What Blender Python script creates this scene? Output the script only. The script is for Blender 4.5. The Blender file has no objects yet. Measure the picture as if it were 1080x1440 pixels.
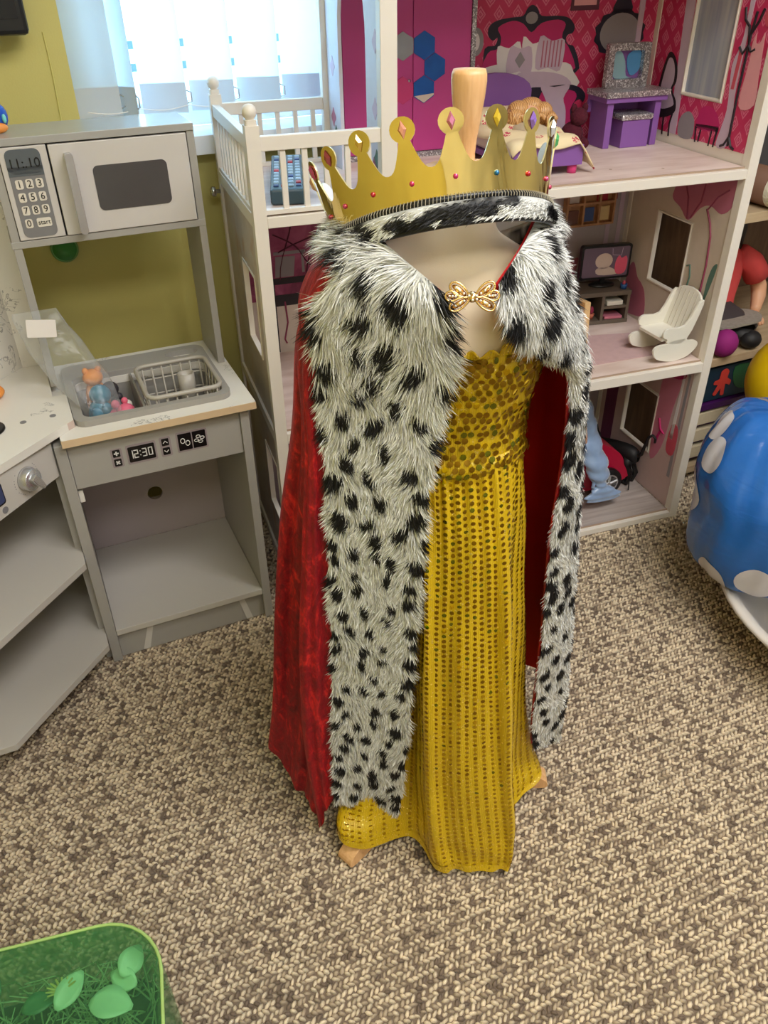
import bpy, bmesh, math, random
import numpy as np
from mathutils import Matrix, Vector
from mathutils.geometry import tessellate_polygon
S = bpy.context.scene
COL = S.collection
PI = math.pi
RND = random.Random(7)

# ------------------------------------------------------------------ camera
FPX = 1135.27
pit, rol = 0.60683, -0.015736
cp, sp, cr, sr = math.cos(pit), math.sin(pit), math.cos(rol), math.sin(rol)
fw = Vector((0, cp, -sp)); up0 = Vector((0, sp, cp)); r0 = Vector((1, 0, 0))
rt = cr * r0 + sr * up0; up = -sr * r0 + cr * up0
cam = bpy.data.cameras.new('camera')
cam.sensor_fit = 'VERTICAL'; cam.sensor_height = 24.0; cam.lens = 24.0 * FPX / 1440.0
cam.clip_start = 0.02; cam.clip_end = 200
co = bpy.data.objects.new('camera', cam); COL.objects.link(co)
M = Matrix.Identity(4)
for i in range(3):
    M[i][0] = rt[i]; M[i][1] = up[i]; M[i][2] = -fw[i]
M[0][3], M[1][3], M[2][3] = 0.0, 0.0, 1.2
co.matrix_world = M
S.camera = co

# ------------------------------------------------------------------ view, world, lights
S.view_settings.view_transform = 'Standard'
S.view_settings.look = 'None'
S.view_settings.gamma = 1.0
S.view_settings.use_curve_mapping = False
S.view_settings.exposure = 0.0
S.cycles.use_denoising = True
S.cycles.max_bounces = 8
S.cycles.diffuse_bounces = 4
S.cycles.transparent_max_bounces = 24
S.cycles.sample_clamp_indirect = 6.0

FD = Matrix.Translation((-0.2084, 1.3808, 0)) @ Matrix.Rotation(0.31417, 4, 'Z')     # dollhouse frame
FK = Matrix.Translation((-0.54874, 1.20523, 0)) @ Matrix.Rotation(0.41486, 4, 'Z')   # kitchen / room frame
FW = Matrix.Identity(4)

W = bpy.data.worlds.new('overcast_sky'); S.world = W; W.use_nodes = True
wn = W.node_tree.nodes; wl = W.node_tree.links
bg = wn['Background']
tc = wn.new('ShaderNodeTexCoord'); sx = wn.new('ShaderNodeSeparateXYZ'); rp = wn.new('ShaderNodeValToRGB')
wl.new(tc.outputs['Generated'], sx.inputs[0]); wl.new(sx.outputs['Z'], rp.inputs[0]); wl.new(rp.outputs[0], bg.inputs[0])
rp.color_ramp.elements[0].position = 0.0; rp.color_ramp.elements[0].color = (0.50, 0.82, 1.0, 1)
rp.color_ramp.elements[1].position = 0.7; rp.color_ramp.elements[1].color = (0.30, 0.62, 1.0, 1)
bg.inputs[1].default_value = 11.0

def area(name, F, loc, rot, sx_, sy_, power, color):
    l = bpy.data.lights.new(name, 'AREA'); l.shape = 'RECTANGLE'; l.size = sx_; l.size_y = sy_
    l.energy = power; l.color = color
    o = bpy.data.objects.new(name, l); COL.objects.link(o)
    o.matrix_world = F @ Matrix.Translation(loc) @ rot.to_4x4()
    return o
WARM = (1.0, 0.985, 0.965)
down = Matrix.Identity(3)
area('ceiling_lamp_light', FK, (1.0, -1.25, 2.33), down, 1.2, 0.6, 37.0, WARM)
area('ceiling_lamp_light', FK, (0.1, -2.2, 2.33), down, 1.2, 0.6, 27.0, WARM)
pt = area('window_portal', FK, (0.79, 0.60, 1.48), Matrix.Rotation(-PI / 2, 3, 'X'), 1.22, 1.1, 1.0, (1, 1, 1))
pt.data.cycles.is_portal = True

# ------------------------------------------------------------------ helpers: geometry
def lin(c):
    c = c / 255.0
    return c / 12.92 if c <= 0.04045 else ((c + 0.055) / 1.055) ** 2.4
def C(r, g, b): return (lin(r), lin(g), lin(b), 1.0)

class MB:
    """collects shapes; build() links them as one mesh object"""
    def __init__(s): s.v = []; s.f = []
    def add(s, vs, fs):
        k = len(s.v); s.v += [tuple(p) for p in vs]; s.f += [tuple(i + k for i in f) for f in fs]; return s
    def box(s, x0, x1, y0, y1, z0, z1, M=None):
        vs = [Vector((x, y, z)) for z in (z0, z1) for y in (y0, y1) for x in (x0, x1)]
        if M is not None: vs = [M @ v for v in vs]
        return s.add(vs, [(0, 2, 3, 1), (4, 5, 7, 6), (0, 1, 5, 4), (2, 6, 7, 3), (0, 4, 6, 2), (1, 3, 7, 5)])
    def prism(s, polys, ax, a, b, M=None):
        """polys: outline (and holes) in the two other axes (order x,y,z); extruded from a to b along ax"""
        if not isinstance(polys[0][0], (tuple, list)): polys = [polys]
        def P(u, w, t): return Vector((t, u, w)) if ax == 'x' else Vector((u, t, w)) if ax == 'y' else Vector((u, w, t))
        flat = [p for pl in polys for p in pl]
        tris = tessellate_polygon([[Vector((p[0], p[1], 0)) for p in pl] for pl in polys])
        n = len(flat)
        vs = [P(p[0], p[1], a) for p in flat] + [P(p[0], p[1], b) for p in flat]
        fs = []
        for t in tris: fs += [tuple(t), tuple(i + n for i in reversed(t))]
        k = 0
        for pl in polys:
            m = len(pl)
            for i in range(m):
                j = (i + 1) % m
                fs.append((k + i, k + j, n + k + j, n + k + i))
            k += m
        if M is not None: vs = [M @ v for v in vs]
        return s.add(vs, fs)
    def tube(s, pts, r, n=8, closed=False):
        pts = [Vector(p) for p in pts]; m = len(pts)
        rs = r if isinstance(r, (list, tuple)) else [r] * m
        prev = None; vs = []
        for i, p in enumerate(pts):
            if closed: t = pts[(i + 1) % m] - pts[i - 1]
            else: t = pts[min(i + 1, m - 1)] - pts[max(i - 1, 0)]
            t.normalize()
            if prev is None:
                a = Vector((0, 0, 1)) if abs(t.z) < 0.9 else Vector((1, 0, 0))
            else: a = prev
            u = (a - t * a.dot(t)).normalized(); w = t.cross(u); prev = u
            for k in range(n):
                g = 2 * PI * k / n
                vs.append(p + (u * math.cos(g) + w * math.sin(g)) * rs[i])
        fs = []
        for i in range(m if closed else m - 1):
            j = (i + 1) % m
            for k in range(n):
                l = (k + 1) % n
                fs.append((i * n + k, i * n + l, j * n + l, j * n + k))
        if not closed:
            fs.append(tuple(reversed(range(n)))); fs.append(tuple((m - 1) * n + k for k in range(n)))
        return s.add(vs, fs)
    def lathe(s, prof, n=24, c=(0, 0, 0), ax='z', M=None):
        vs = []; fs = []
        for r, h in prof:
            for k in range(n):
                g = 2 * PI * k / n; a, b = r * math.cos(g), r * math.sin(g)
                vs.append(Vector((a, b, h) if ax == 'z' else (a, h, b) if ax == 'y' else (h, a, b)) + Vector(c))
        m = len(prof)
        for i in range(m - 1):
            for k in range(n):
                l = (k + 1) % n
                fs.append((i * n + k, i * n + l, (i + 1) * n + l, (i + 1) * n + k))
        fs.append(tuple(reversed(range(n)))); fs.append(tuple((m - 1) * n + k for k in range(n)))
        if M is not None: vs = [M @ v for v in vs]
        return s.add(vs, fs)
    def ell(s, c, r, n=14, m=9, M=None):
        c = Vector(c); vs = [Vector((0, 0, -r[2]))]; fs = []
        for i in range(1, m):
            g = -PI / 2 + PI * i / m
            for k in range(n):
                h = 2 * PI * k / n
                vs.append(Vector((r[0] * math.cos(g) * math.cos(h), r[1] * math.cos(g) * math.sin(h), r[2] * math.sin(g))))
        vs.append(Vector((0, 0, r[2]))); t = len(vs) - 1
        for k in range(n):
            l = (k + 1) % n
            fs.append((0, 1 + l, 1 + k)); fs.append((t, 1 + (m - 2) * n + k, 1 + (m - 2) * n + l))
            for i in range(m - 2):
                fs.append((1 + i * n + k, 1 + i * n + l, 1 + (i + 1) * n + l, 1 + (i + 1) * n + k))
        if M is not None: vs = [M @ v for v in vs]
        return s.add([v + c for v in vs], fs)
    def grid(s, P, nu, nv, closed_u=False):
        """P: flat list of points, nv rows of nu"""
        fs = []
        for j in range(nv - 1):
            for i in range(nu if closed_u else nu - 1):
                k = (i + 1) % nu
                fs.append((j * nu + i, j * nu + k, (j + 1) * nu + k, (j + 1) * nu + i))
        return s.add(P, fs)
    def build(s, name, mat, parent=None, smooth=False, bevel=0.0, label=None, kind=None, F=None, subsurf=0):
        off = Vector(parent['_b']) if parent is not None and '_b' in parent else Vector((0, 0, 0))
        me = bpy.data.meshes.new(name)
        me.from_pydata([(p[0] - off.x, p[1] - off.y, p[2] - off.z) for p in s.v], [], s.f)
        bm = bmesh.new(); bm.from_mesh(me); bmesh.ops.recalc_face_normals(bm, faces=bm.faces); bm.to_mesh(me); bm.free()
        return link(name, me, mat, parent, smooth, bevel, label, kind, F, subsurf)

def link(name, me, mat, parent=None, smooth=False, bevel=0.0, label=None, kind=None, F=None, subsurf=0):
    o = bpy.data.objects.new(name, me); COL.objects.link(o)
    if mat is not None: me.materials.append(mat)
    if smooth: me.polygons.foreach_set('use_smooth', [True] * len(me.polygons))
    if parent is not None:
        o.parent = parent
        if '_b' in parent: o['_b'] = parent['_b']
    if F is not None: o.matrix_world = F
    if bevel:
        b = o.modifiers.new('b', 'BEVEL'); b.width = bevel; b.segments = 2; b.limit_method = 'ANGLE'; b.angle_limit = 0.7
    if subsurf:
        q = o.modifiers.new('s', 'SUBSURF'); q.levels = subsurf; q.render_levels = subsurf
    if label: o['label'] = label
    if kind: o['kind'] = kind
    return o
def tag(o, label, cat, group=None, kind=None):
    o['label'] = label; o['category'] = cat
    if group: o['group'] = group
    if kind: o['kind'] = kind
    return o
def thing(name, label, cat, F, base, rz=None, group=None):
    """Empty at the thing's base. rz None: parts are given in the frame's own coordinates; otherwise in local ones."""
    o = bpy.data.objects.new(name, None); COL.objects.link(o); o.empty_display_size = 0.02
    o.matrix_world = F @ Matrix.Translation(base) @ Matrix.Rotation(rz or 0.0, 4, 'Z')
    o['_b'] = tuple(base) if rz is None else (0.0, 0.0, 0.0)
    return tag(o, label, cat, group)
def struct(o): o['kind'] = 'structure'; return o
def text(name, body, size, F, mat, parent=None, ex=0.0003, align='CENTER'):
    cu = bpy.data.curves.new(name, 'FONT'); cu.body = body; cu.size = size; cu.align_x = align; cu.align_y = 'CENTER'; cu.extrude = ex
    cu.resolution_u = 3
    tmp = bpy.data.objects.new(name + '_outline', cu); me = bpy.data.meshes.new_from_object(tmp)
    bpy.data.objects.remove(tmp); bpy.data.curves.remove(cu); me.materials.clear()
    b = Vector(parent['_b']) if parent is not None and '_b' in parent else Vector((0, 0, 0))
    me.transform(Matrix.Translation(-b) @ F if parent is not None else F)
    return link(name, me, mat, parent)
def rrect(x0, x1, y0, y1, r, n=5):
    out = []
    for cx, cy, a in ((x1 - r, y0 + r, -PI / 2), (x1 - r, y1 - r, 0), (x0 + r, y1 - r, PI / 2), (x0 + r, y0 + r, PI)):
        for i in range(n + 1):
            g = a + PI / 2 * i / n
            out.append((cx + r * math.cos(g), cy + r * math.sin(g)))
    return out
def circ(cx, cy, rx, ry=None, n=24, a0=0.0):
    ry = rx if ry is None else ry
    return [(cx + rx * math.cos(a0 + 2 * PI * i / n), cy + ry * math.sin(a0 + 2 * PI * i / n)) for i in range(n)]
def smoothpoly(pts, n=4):
    out = []; m = len(pts)
    for i in range(m):
        p0, p1, p2, p3 = (Vector((*pts[(i + k) % m][:2], 0)) for k in (-1, 0, 1, 2))
        for j in range(n):
            t = j / n
            q = 0.5 * ((2 * p1) + (p2 - p0) * t + (2 * p0 - 5 * p1 + 4 * p2 - p3) * t * t + (3 * p1 - p0 - 3 * p2 + p3) * t ** 3)
            out.append((q.x, q.y))
    return out
def cr_np(P, ts, closed=False):
    """Catmull-Rom through P (k x d) sampled at ts in [0, k-1] (or [0,k) closed)"""
    P = np.asarray(P, float); k = len(P); ts = np.asarray(ts, float)
    i = np.floor(ts).astype(int)
    if not closed: i = np.clip(i, 0, k - 2)
    t = (ts - i)[:, None]
    if closed: g = lambda j: P[(i + j) % k]
    else:
        E = np.vstack([2 * P[0] - P[1], P, 2 * P[-1] - P[-2]])
        g = lambda j: E[np.clip(i + j + 1, 0, k + 1)]
    p0, p1, p2, p3 = g(-1), g(0), g(1), g(2)
    return 0.5 * (2 * p1 + (p2 - p0) * t + (2 * p0 - 5 * p1 + 4 * p2 - p3) * t ** 2 + (3 * p1 - p0 - 3 * p2 + p3) * t ** 3)

# ------------------------------------------------------------------ helpers: materials
class NT:
    def __init__(s, m): s.t = m.node_tree; s.n = s.t.nodes; s.l = s.t.links; s.p = s.n['Principled BSDF']; s.out = s.n['Material Output']
    def new(s, t, **kw):
        q = s.n.new(t)
        for k, v in kw.items(): setattr(q, k, v)
        return q
    def put(s, sock, v):
        if isinstance(v, bpy.types.NodeSocket): s.l.new(v, sock)
        else: sock.default_value = v
    def math(s, op, a, b=0.0, c=None):
        q = s.new('ShaderNodeMath', operation=op); s.put(q.inputs[0], a); s.put(q.inputs[1], b)
        if c is not None: s.put(q.inputs[2], c)
        return q.outputs[0]
    def mix(s, f, a, b):
        q = s.new('ShaderNodeMix', data_type='RGBA'); s.put(q.inputs[0], f); s.put(q.inputs[6], a); s.put(q.inputs[7], b); return q.outputs[2]
    def coord(s, kind='Object', scale=None):
        q = s.new('ShaderNodeTexCoord').outputs[kind]
        if scale:
            m = s.new('ShaderNodeMapping'); m.inputs['Scale'].default_value = scale; s.l.new(q, m.inputs[0]); q = m.outputs[0]
        return q
    def noise(s, scale, co=None, detail=3.0, rough=0.5, dist=0.0):
        q = s.new('ShaderNodeTexNoise'); q.inputs['Scale'].default_value = scale; q.inputs['Detail'].default_value = detail
        q.inputs['Roughness'].default_value = rough; q.inputs['Distortion'].default_value = dist
        s.l.new(co if co is not None else s.coord(), q.inputs['Vector']); return q.outputs['Fac']
    def ramp(s, f, stops):
        q = s.new('ShaderNodeValToRGB'); e = q.color_ramp.elements
        while len(e) < len(stops): e.new(0.5)
        for i, (p, c) in enumerate(stops): e[i].position = p; e[i].color = c if len(c) == 4 else (*c, 1)
        s.l.new(f, q.inputs[0]); return q.outputs[0]
    def bump(s, h, strength=0.3, dist=0.002):
        q = s.new('ShaderNodeBump'); q.inputs['Strength'].default_value = strength; q.inputs['Distance'].default_value = dist
        s.l.new(h, q.inputs['Height']); s.l.new(q.outputs[0], s.p.inputs['Normal']); return q
    def sep(s, co):
        q = s.new('ShaderNodeSeparateXYZ'); s.l.new(co, q.inputs[0]); return q.outputs
def mat(name, rgb, rough=0.5, metal=0.0, vary=0.06, vscale=18.0, bump=0.0, bscale=120.0, **kw):
    m = bpy.data.materials.new(name); m.use_nodes = True; t = NT(m)
    c = C(*rgb)
    if vary:
        lo = tuple(x * (1 - vary) for x in c[:3]) + (1,); hi = tuple(min(1, x * (1 + vary)) for x in c[:3]) + (1,)
        t.l.new(t.mix(t.noise(vscale), lo, hi), t.p.inputs['Base Color'])
    else: t.p.inputs['Base Color'].default_value = c
    t.p.inputs['Roughness'].default_value = rough; t.p.inputs['Metallic'].default_value = metal
    if bump: t.bump(t.noise(bscale), bump, 0.002)
    for k, v in kw.items(): t.p.inputs[k.replace('_', ' ')].default_value = v
    return m
def mnodes(name, rough=0.5, metal=0.0):
    m = bpy.data.materials.new(name); m.use_nodes = True; t = NT(m)
    t.p.inputs['Roughness'].default_value = rough; t.p.inputs['Metallic'].default_value = metal
    return m, t
def glitter(name, lo, hi, scale=700.0):
    m, t = mnodes(name, 0.3, 0.6)
    v = t.new('ShaderNodeTexVoronoi'); v.inputs['Scale'].default_value = scale; t.l.new(t.coord(), v.inputs['Vector'])
    g = t.sep(v.outputs['Color'])
    t.l.new(t.mix(t.math('POWER', g[0], 2.5), C(*lo), C(*hi)), t.p.inputs['Base Color'])
    b = t.new('ShaderNodeBump'); b.inputs['Strength'].default_value = 0.7; b.inputs['Distance'].default_value = 0.002
    t.l.new(g[1], b.inputs['Height']); t.l.new(b.outputs[0], t.p.inputs['Normal'])
    return m
def wood(name, lo, hi, rough=0.45, sc=(6, 60, 60), wave=3.0):
    m, t = mnodes(name, rough)
    n = t.noise(wave, t.coord('Object', sc), 5.0, 0.6, 0.4)
    t.l.new(t.ramp(n, [(0.3, C(*lo)), (0.7, C(*hi))]), t.p.inputs['Base Color'])
    t.bump(n, 0.08, 0.001); return m
def attr_mat(name, attr, rough=0.6, **kw):
    m, t = mnodes(name, rough)
    q = t.new('ShaderNodeAttribute', attribute_name=attr); t.l.new(q.outputs['Color'], t.p.inputs['Base Color'])
    for k, v in kw.items(): t.p.inputs[k.replace('_', ' ')].default_value = v
    return m

m_white = mat('white_paint', (232, 228, 222), 0.42, vary=0.03)
m_white2 = mat('white_lacquer', (232, 226, 214), 0.38, vary=0.02)
m_frame = mat('white_window_plastic', (240, 242, 245), 0.3, vary=0.0)
m_yellow = mat('yellow_wall_paint', (206, 194, 116), 0.7, vary=0.05, vscale=3, bump=0.1, bscale=300)
m_wallwhite = mat('plain_wall_paint', (212, 210, 208), 0.8, vary=0.03)
m_ceil = mat('ceiling_paint', (235, 232, 225), 0.9, vary=0.02)
m_grey = mat('grey_cabinet_board', (166, 162, 156), 0.42, vary=0.03, vscale=9)
m_greyl = mat('pale_grey_board', (196, 190, 182), 0.42, vary=0.03, vscale=9)
m_greyd = mat('dark_gap_shade', (40, 38, 40), 0.6)
m_cream = mat('cream_microwave_board', (206, 200, 196), 0.4, vary=0.02)
m_edge = mat('raw_edge', (214, 186, 150), 0.5)
m_silver = mat('brushed_silver', (206, 206, 208), 0.26, 0.75, vary=0.05)
m_chrome = mat('chrome', (205, 205, 208), 0.15, 1.0, vary=0)
m_black = mat('black_plastic', (18, 18, 20), 0.35, vary=0)
m_mw = mat('dark_microwave_window', (82, 80, 80), 0.2, vary=0.1)
m_panel = mat('grey_keypad_print', (128, 126, 128), 0.45, vary=0.02)
m_panel2 = mat('slate_display_print', (92, 98, 104), 0.4, vary=0.02)
m_key = mat('white_key_print', (226, 218, 206), 0.5, vary=0)
m_sink = mat('grey_sink_plastic', (158, 154, 148), 0.4, vary=0.03)
m_rack = mat('warm_grey_rack_plastic', (172, 165, 154), 0.38, vary=0.02)
m_mauve = mat('mauve_back_board', (176, 164, 164), 0.5, vary=0.03)
m_wood = wood('pale_turned_wood', (214, 160, 104), (236, 190, 138), 0.4, (40, 40, 4))
m_gold, t_ = mnodes('gold_foil_card', .08, 1.0)
t_.p.inputs['Base Color'].default_value = C(238, 210, 128)
t_.bump(t_.noise(34, t_.coord('Object', (1, 1, .12)), 2, .5, .4), .5, .006)

# ------------------------------------------------------------------ room shell (room frame FK)
m_under, _t = mnodes('carpet_backing', 0.95); _t.p.inputs['Base Color'].default_value = C(120, 104, 88)
struct(MB().box(-0.42, 2.9, -3.2, 0.45, -0.06, -0.004).build('floor', m_under, F=FK))
wz = MB().prism([[(-0.54, -0.06), (3.02, -0.06), (3.02, 2.52), (-0.54, 2.52)], [(0.18, 0.87), (0.18, 2.1), (1.40, 2.1), (1.40, 0.87)]], 'y', 0.45, 0.60)
struct(wz.build('wall_back', m_yellow, F=FK))
struct(MB().box(-0.54, -0.42, -3.2, 0.45, -0.06, 2.52).build('wall_left', m_yellow, F=FK))
struct(MB().box(2.9, 3.02, -3.2, 0.45, -0.06, 2.52).build('wall_right', m_wallwhite, F=FK))
struct(MB().box(-0.54, 3.02, -3.32, -3.2, -0.06, 2.52).build('wall_front', m_wallwhite, F=FK))
struct(MB().box(-0.42, 2.9, -3.2, 0.45, 2.40, 2.46).build('ceiling', m_ceil, F=FK))
struct(MB().box(-0.42, 2.9, 0.438, 0.4495, 0.0, 0.09).build('baseboard_back', m_white, F=FK, bevel=0.003))
# ceiling light fixtures
for lx, ly in ((1.0, -1.25), (0.1, -2.2)):
    t = thing('ceiling_light', 'flat rectangular ceiling light above the ' + ('dress form' if lx == 1.0 else 'camera'), 'light', FK, (lx, ly, 2.36))
    MB().prism([rrect(lx - .64, lx + .64, ly - .34, ly + .34, .01), rrect(lx - .61, lx + .61, ly - .31, ly + .31, .005)], 'z', 2.345, 2.3995).build('frame', m_white, t)
    MB().box(lx - .62, lx + .62, ly - .32, ly + .32, 2.37, 2.3995).build('diffuser', m_ceil, t)
# window
win = thing('window_1', 'white framed window behind vertical fabric blinds', 'window', FK, (0.79, 0.55, 0.91)); win['kind'] = 'structure'
MB().prism([[(.18, .905), (1.40, .905), (1.40, 2.1), (.18, 2.1)], [(.235, .955), (.235, 2.045), (.765, 2.045), (.765, .955)], [(.815, .955), (.815, 2.045), (1.345, 2.045), (1.345, .955)]], 'y', .53, .585).build('window_frame', m_frame, win, bevel=.004)
m_glass, t_ = mnodes('clear_window_glass', 0.0)
t_.p.inputs['Base Color'].default_value = (1, 1, 1, 1); t_.p.inputs['Transmission Weight'].default_value = 1.0; t_.p.inputs['IOR'].default_value = 1.02
for a, b in ((.235, .765), (.815, 1.345)):
    MB().box(a, b, .556, .560, .955, 2.045).build('pane', m_glass, win)
MB().prism(rrect(.15, 1.43, .41, .53, .012), 'z', .87, .905).build('sill', m_frame, win, bevel=.005)
# vertical blinds
m_slat, t_ = mnodes('translucent_blind_fabric', 0.8)
t_.p.inputs['Base Color'].default_value = C(232, 232, 226)
tr = t_.new('ShaderNodeBsdfTranslucent'); tr.inputs[0].default_value = C(238, 246, 250)
ms = t_.new('ShaderNodeMixShader'); ms.inputs[0].default_value = 0.55
t_.l.new(t_.p.outputs[0], ms.inputs[1]); t_.l.new(tr.outputs[0], ms.inputs[2]); t_.l.new(ms.outputs[0], t_.out.inputs[0])
m_slatw, t_ = mnodes('doubled_blind_hem', .8)
t_.p.inputs['Base Color'].default_value = C(226, 230, 234)
tr = t_.new('ShaderNodeBsdfTranslucent'); tr.inputs[0].default_value = C(220, 236, 246); ms = t_.new('ShaderNodeMixShader'); ms.inputs[0].default_value = .3
t_.l.new(t_.p.outputs[0], ms.inputs[1]); t_.l.new(tr.outputs[0], ms.inputs[2]); t_.l.new(ms.outputs[0], t_.out.inputs[0])
bl = thing('vertical_blind', 'white vertical fabric blind hanging in front of the window', 'blind', FK, (0.79, 0.49, 2.06))
MB().box(.17, 1.41, .475, .51, 2.05, 2.09).build('head_rail', m_frame, bl, bevel=.003)
xs = [(.222, 8), (.268, 58)] + [(.352 + .098 * i, 14 + (i % 3) * 3) for i in range(11)]
for i, (x, ang) in enumerate(xs):
    Mx = Matrix.Translation((x, .492, 0)) @ Matrix.Rotation(math.radians(-ang), 4, 'Z')
    o = MB().box(-.0445, .0445, -.0006, .0006, .937, 2.05, Mx).build('slat', m_slat, bl)
    MB().box(-.0442, .0442, -.0012, .0012, .939, .992, Mx).build('weight', m_slatw, o)
    MB().tube([Mx @ Vector((.0445, 0, .978)), Mx @ Vector((.053, -.002, .974)), Mx @ Vector((.053, -.002, .958)), Mx @ Vector((.0445, 0, .955))], .0016, 6).build('clip', m_silver, o)
MB().tube([(.2 + .01 * i, .479, .952 - .006 * abs(math.sin(i * .32))) for i in range(120)], .0011, 5).build('bead_chain', m_white, bl, kind='stuff')
# outside: paving, a low rendered wall with dark rails
m_pave = mat('pale_outdoor_paving', (214, 214, 208), 0.9, vary=0.1)
struct(MB().box(-14, 16, .62, 22, -.25, -.2).build('outside_ground', m_pave, F=FK))
ow = MB().box(-9, 12, 5.2, 5.5, -.2, .32); ow.box(-9, 12, 5.15, 5.55, .32, .38)
struct(ow.build('outside_garden_wall', mat('pale_render', (226, 220, 216), 0.9), F=FK, bevel=.01))
rl = MB()
for z in (.52, .66): rl.box(-9, 12, 5.33, 5.37, z, z + .05)
for i in range(15): rl.box(-9 + i * 1.45, -8.94 + i * 1.45, 5.32, 5.38, .38, .74)
tag(rl.build('garden_railing', mat('blue_grey_rail_paint', (70, 90, 120), 0.5), F=FK), 'blue grey rail fence on the low wall outside the window', 'railing')

# carpet pile: rows of slanted yarn loops (nobody could count them)
def carpet():
    rg = np.random.default_rng(3)
    px, py = .0086, .0076
    nx, ny = int(2.5 / px), int(1.9 / py)
    I, J = np.meshgrid(np.arange(nx), np.arange(ny)); I = I.ravel(); J = J.ravel()
    x = -.40 + I * px + (J % 2) * px * .5 + rg.normal(0, .0009, I.size)
    y = -1.42 + J * py + rg.normal(0, .0006, I.size)
    w = FK.to_3x3(); c, s = w[0][0], w[1][0]
    wx = c * x - s * y + FK[0][3]; wy = s * x + c * y + FK[1][3]
    # only where this camera, or one a step aside, can see the floor
    keep = (wy > .12) & (wy < 2.2) & (y < .425) & (np.abs(wx) < .62 + .45 * wy)
    x, y, J, I = x[keep], y[keep], J[keep], I[keep]; n = x.size
    k = 6; a = np.arange(k) * 2 * PI / k
    # unit loop: elongated, slanted alternately to give the zig-zag weave
    rings = [(1.0, -.0045), (.86, -.0012)]
    ang = np.where(J % 2 == 0, .62, -.62) + rg.normal(0, .22, n)
    sx_ = .0058 * (1 + rg.normal(0, .12, n)); sy_ = .0029 * (1 + rg.normal(0, .12, n)); hz = rg.normal(0, .0007, n)
    ca, sa = np.cos(ang), np.sin(ang)
    V = np.zeros((n, 2 * k + 1, 3)); 
    for r, (rad, z) in enumerate(rings):
        for q in range(k):
            u = rad * sx_ * math.cos(a[q]); v = rad * sy_ * math.sin(a[q])
            V[:, r * k + q, 0] = x + ca * u - sa * v; V[:, r * k + q, 1] = y + sa * u + ca * v; V[:, r * k + q, 2] = z + hz
    V[:, 2 * k] = np.stack([x, y, .0006 + hz], 1)
    f = []
    for q in range(k):
        l = (q + 1) % k
        f += [(q, l, k + l), (q, k + l, k + q), (k + q, k + l, 2 * k)]
    f = np.array(f)
    Fc = (f[None] + (np.arange(n) * (2 * k + 1))[:, None, None]).reshape(-1, 3)
    me = bpy.data.meshes.new('carpet_pile'); V = V.reshape(-1, 3)
    me.vertices.add(len(V)); me.vertices.foreach_set('co', V.ravel().astype(np.float32))
    me.loops.add(Fc.size); me.loops.foreach_set('vertex_index', Fc.ravel().astype(np.int32))
    me.polygons.add(len(Fc)); me.polygons.foreach_set('loop_start', np.arange(0, Fc.size, 3, dtype=np.int32))
    me.update(calc_edges=True)
    light = np.array(C(222, 203, 174)[:3]); dark = np.array(C(122, 105, 90)[:3]); mid = np.array(C(178, 159, 135)[:3])
    t = rg.random(n); col = np.where((t < .13)[:, None], dark, np.where((t < .42)[:, None], mid, light)) * (1 + rg.normal(0, .07, n))[:, None]
    cc = np.ones((n, 2 * k + 1, 4)); cc[:, :, :3] = col[:, None]
    # two-ply yarn: one end of each loop is the darker ply
    cc[:, [0, 1, 5, 6, 7, 11], :3] *= .62
    at = me.color_attributes.new('Col', 'FLOAT_COLOR', 'POINT'); at.data.foreach_set('color', np.clip(cc, 0, 1).ravel().astype(np.float32))
    o = link('carpet_pile', me, attr_mat('carpet_yarn', 'Col', 0.95), None, True, F=FK)
    tag(o, 'brown and beige loop pile carpet covering the floor', 'carpet', kind='stuff')
carpet()

# ------------------------------------------------------------------ toy kitchen (frame FK)
m_marble, t_ = mnodes('white_marble_laminate', 0.35)
nz = t_.noise(26, None, 6, .62, 1.2); nm = t_.noise(7)
vein = t_.math('MULTIPLY', t_.math('LESS_THAN', t_.math('ABSOLUTE', t_.math('SUBTRACT', nz, .5)), .012), t_.math('GREATER_THAN', nm, .56))
t_.l.new(t_.mix(t_.math('MULTIPLY', vein, .65), C(226, 221, 212), C(110, 106, 104)), t_.p.inputs['Base Color'])

su = thing('toy_kitchen_sink_unit', 'grey toy kitchen cabinet with sink, white worktop and empty open shelf', 'cabinet', FK, (.16, .15, 0))
MB().box(-.015, .004, 0, .31, 0, .512).build('side_panel', m_grey, su, bevel=.001)
MB().box(.3115, .3286, 0, .31, 0, .512).build('side_panel', m_grey, su, bevel=.001)
fp = MB().box(.0045, .311, .004, .016, .418, .507).build('front_panel', m_grey, su, bevel=.001)
MB().prism([[(.0045, .08), (.311, .08), (.311, .418), (.0045, .418)], list(reversed(circ(.161, .192, .017)))], 'y', .298, .306).build('back_panel', m_mauve, su)
MB().box(.0045, .311, .0, .298, .066, .08).build('floor_board', m_greyl, su, bevel=.001)
kb = MB().box(.0045, .311, .012, .022, 0, .064).build('kick_board', m_grey, su)
m_tape = mat('worn_white_tape', (208, 204, 198), 0.6)
for x, sl in ((.048, -.012), (.272, .018)):
    MB().prism([(x, .001), (x + .014, .001), (x + .018 - sl, .06), (x + .006 - sl, .06)], 'y', .0112, .0119).build('tape_strip', m_tape, kb, label='white tape mark')
MB().box(.0042, .013, .012, .028, .385, .41).build('hinge', m_white2, su, bevel=.001, label='white plastic hinge mount')
ct = MB().prism([rrect(-.001, .341, -.0123, .312, .004), list(reversed(rrect(.045, .296, .035, .21, .02)))], 'z', .512, .5265).build('worktop', m_marble, su, label='white worktop')
MB().box(-.001, .341, -.0131, -.0124, .5125, .526).build('edge_strip', m_edge, ct)
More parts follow.
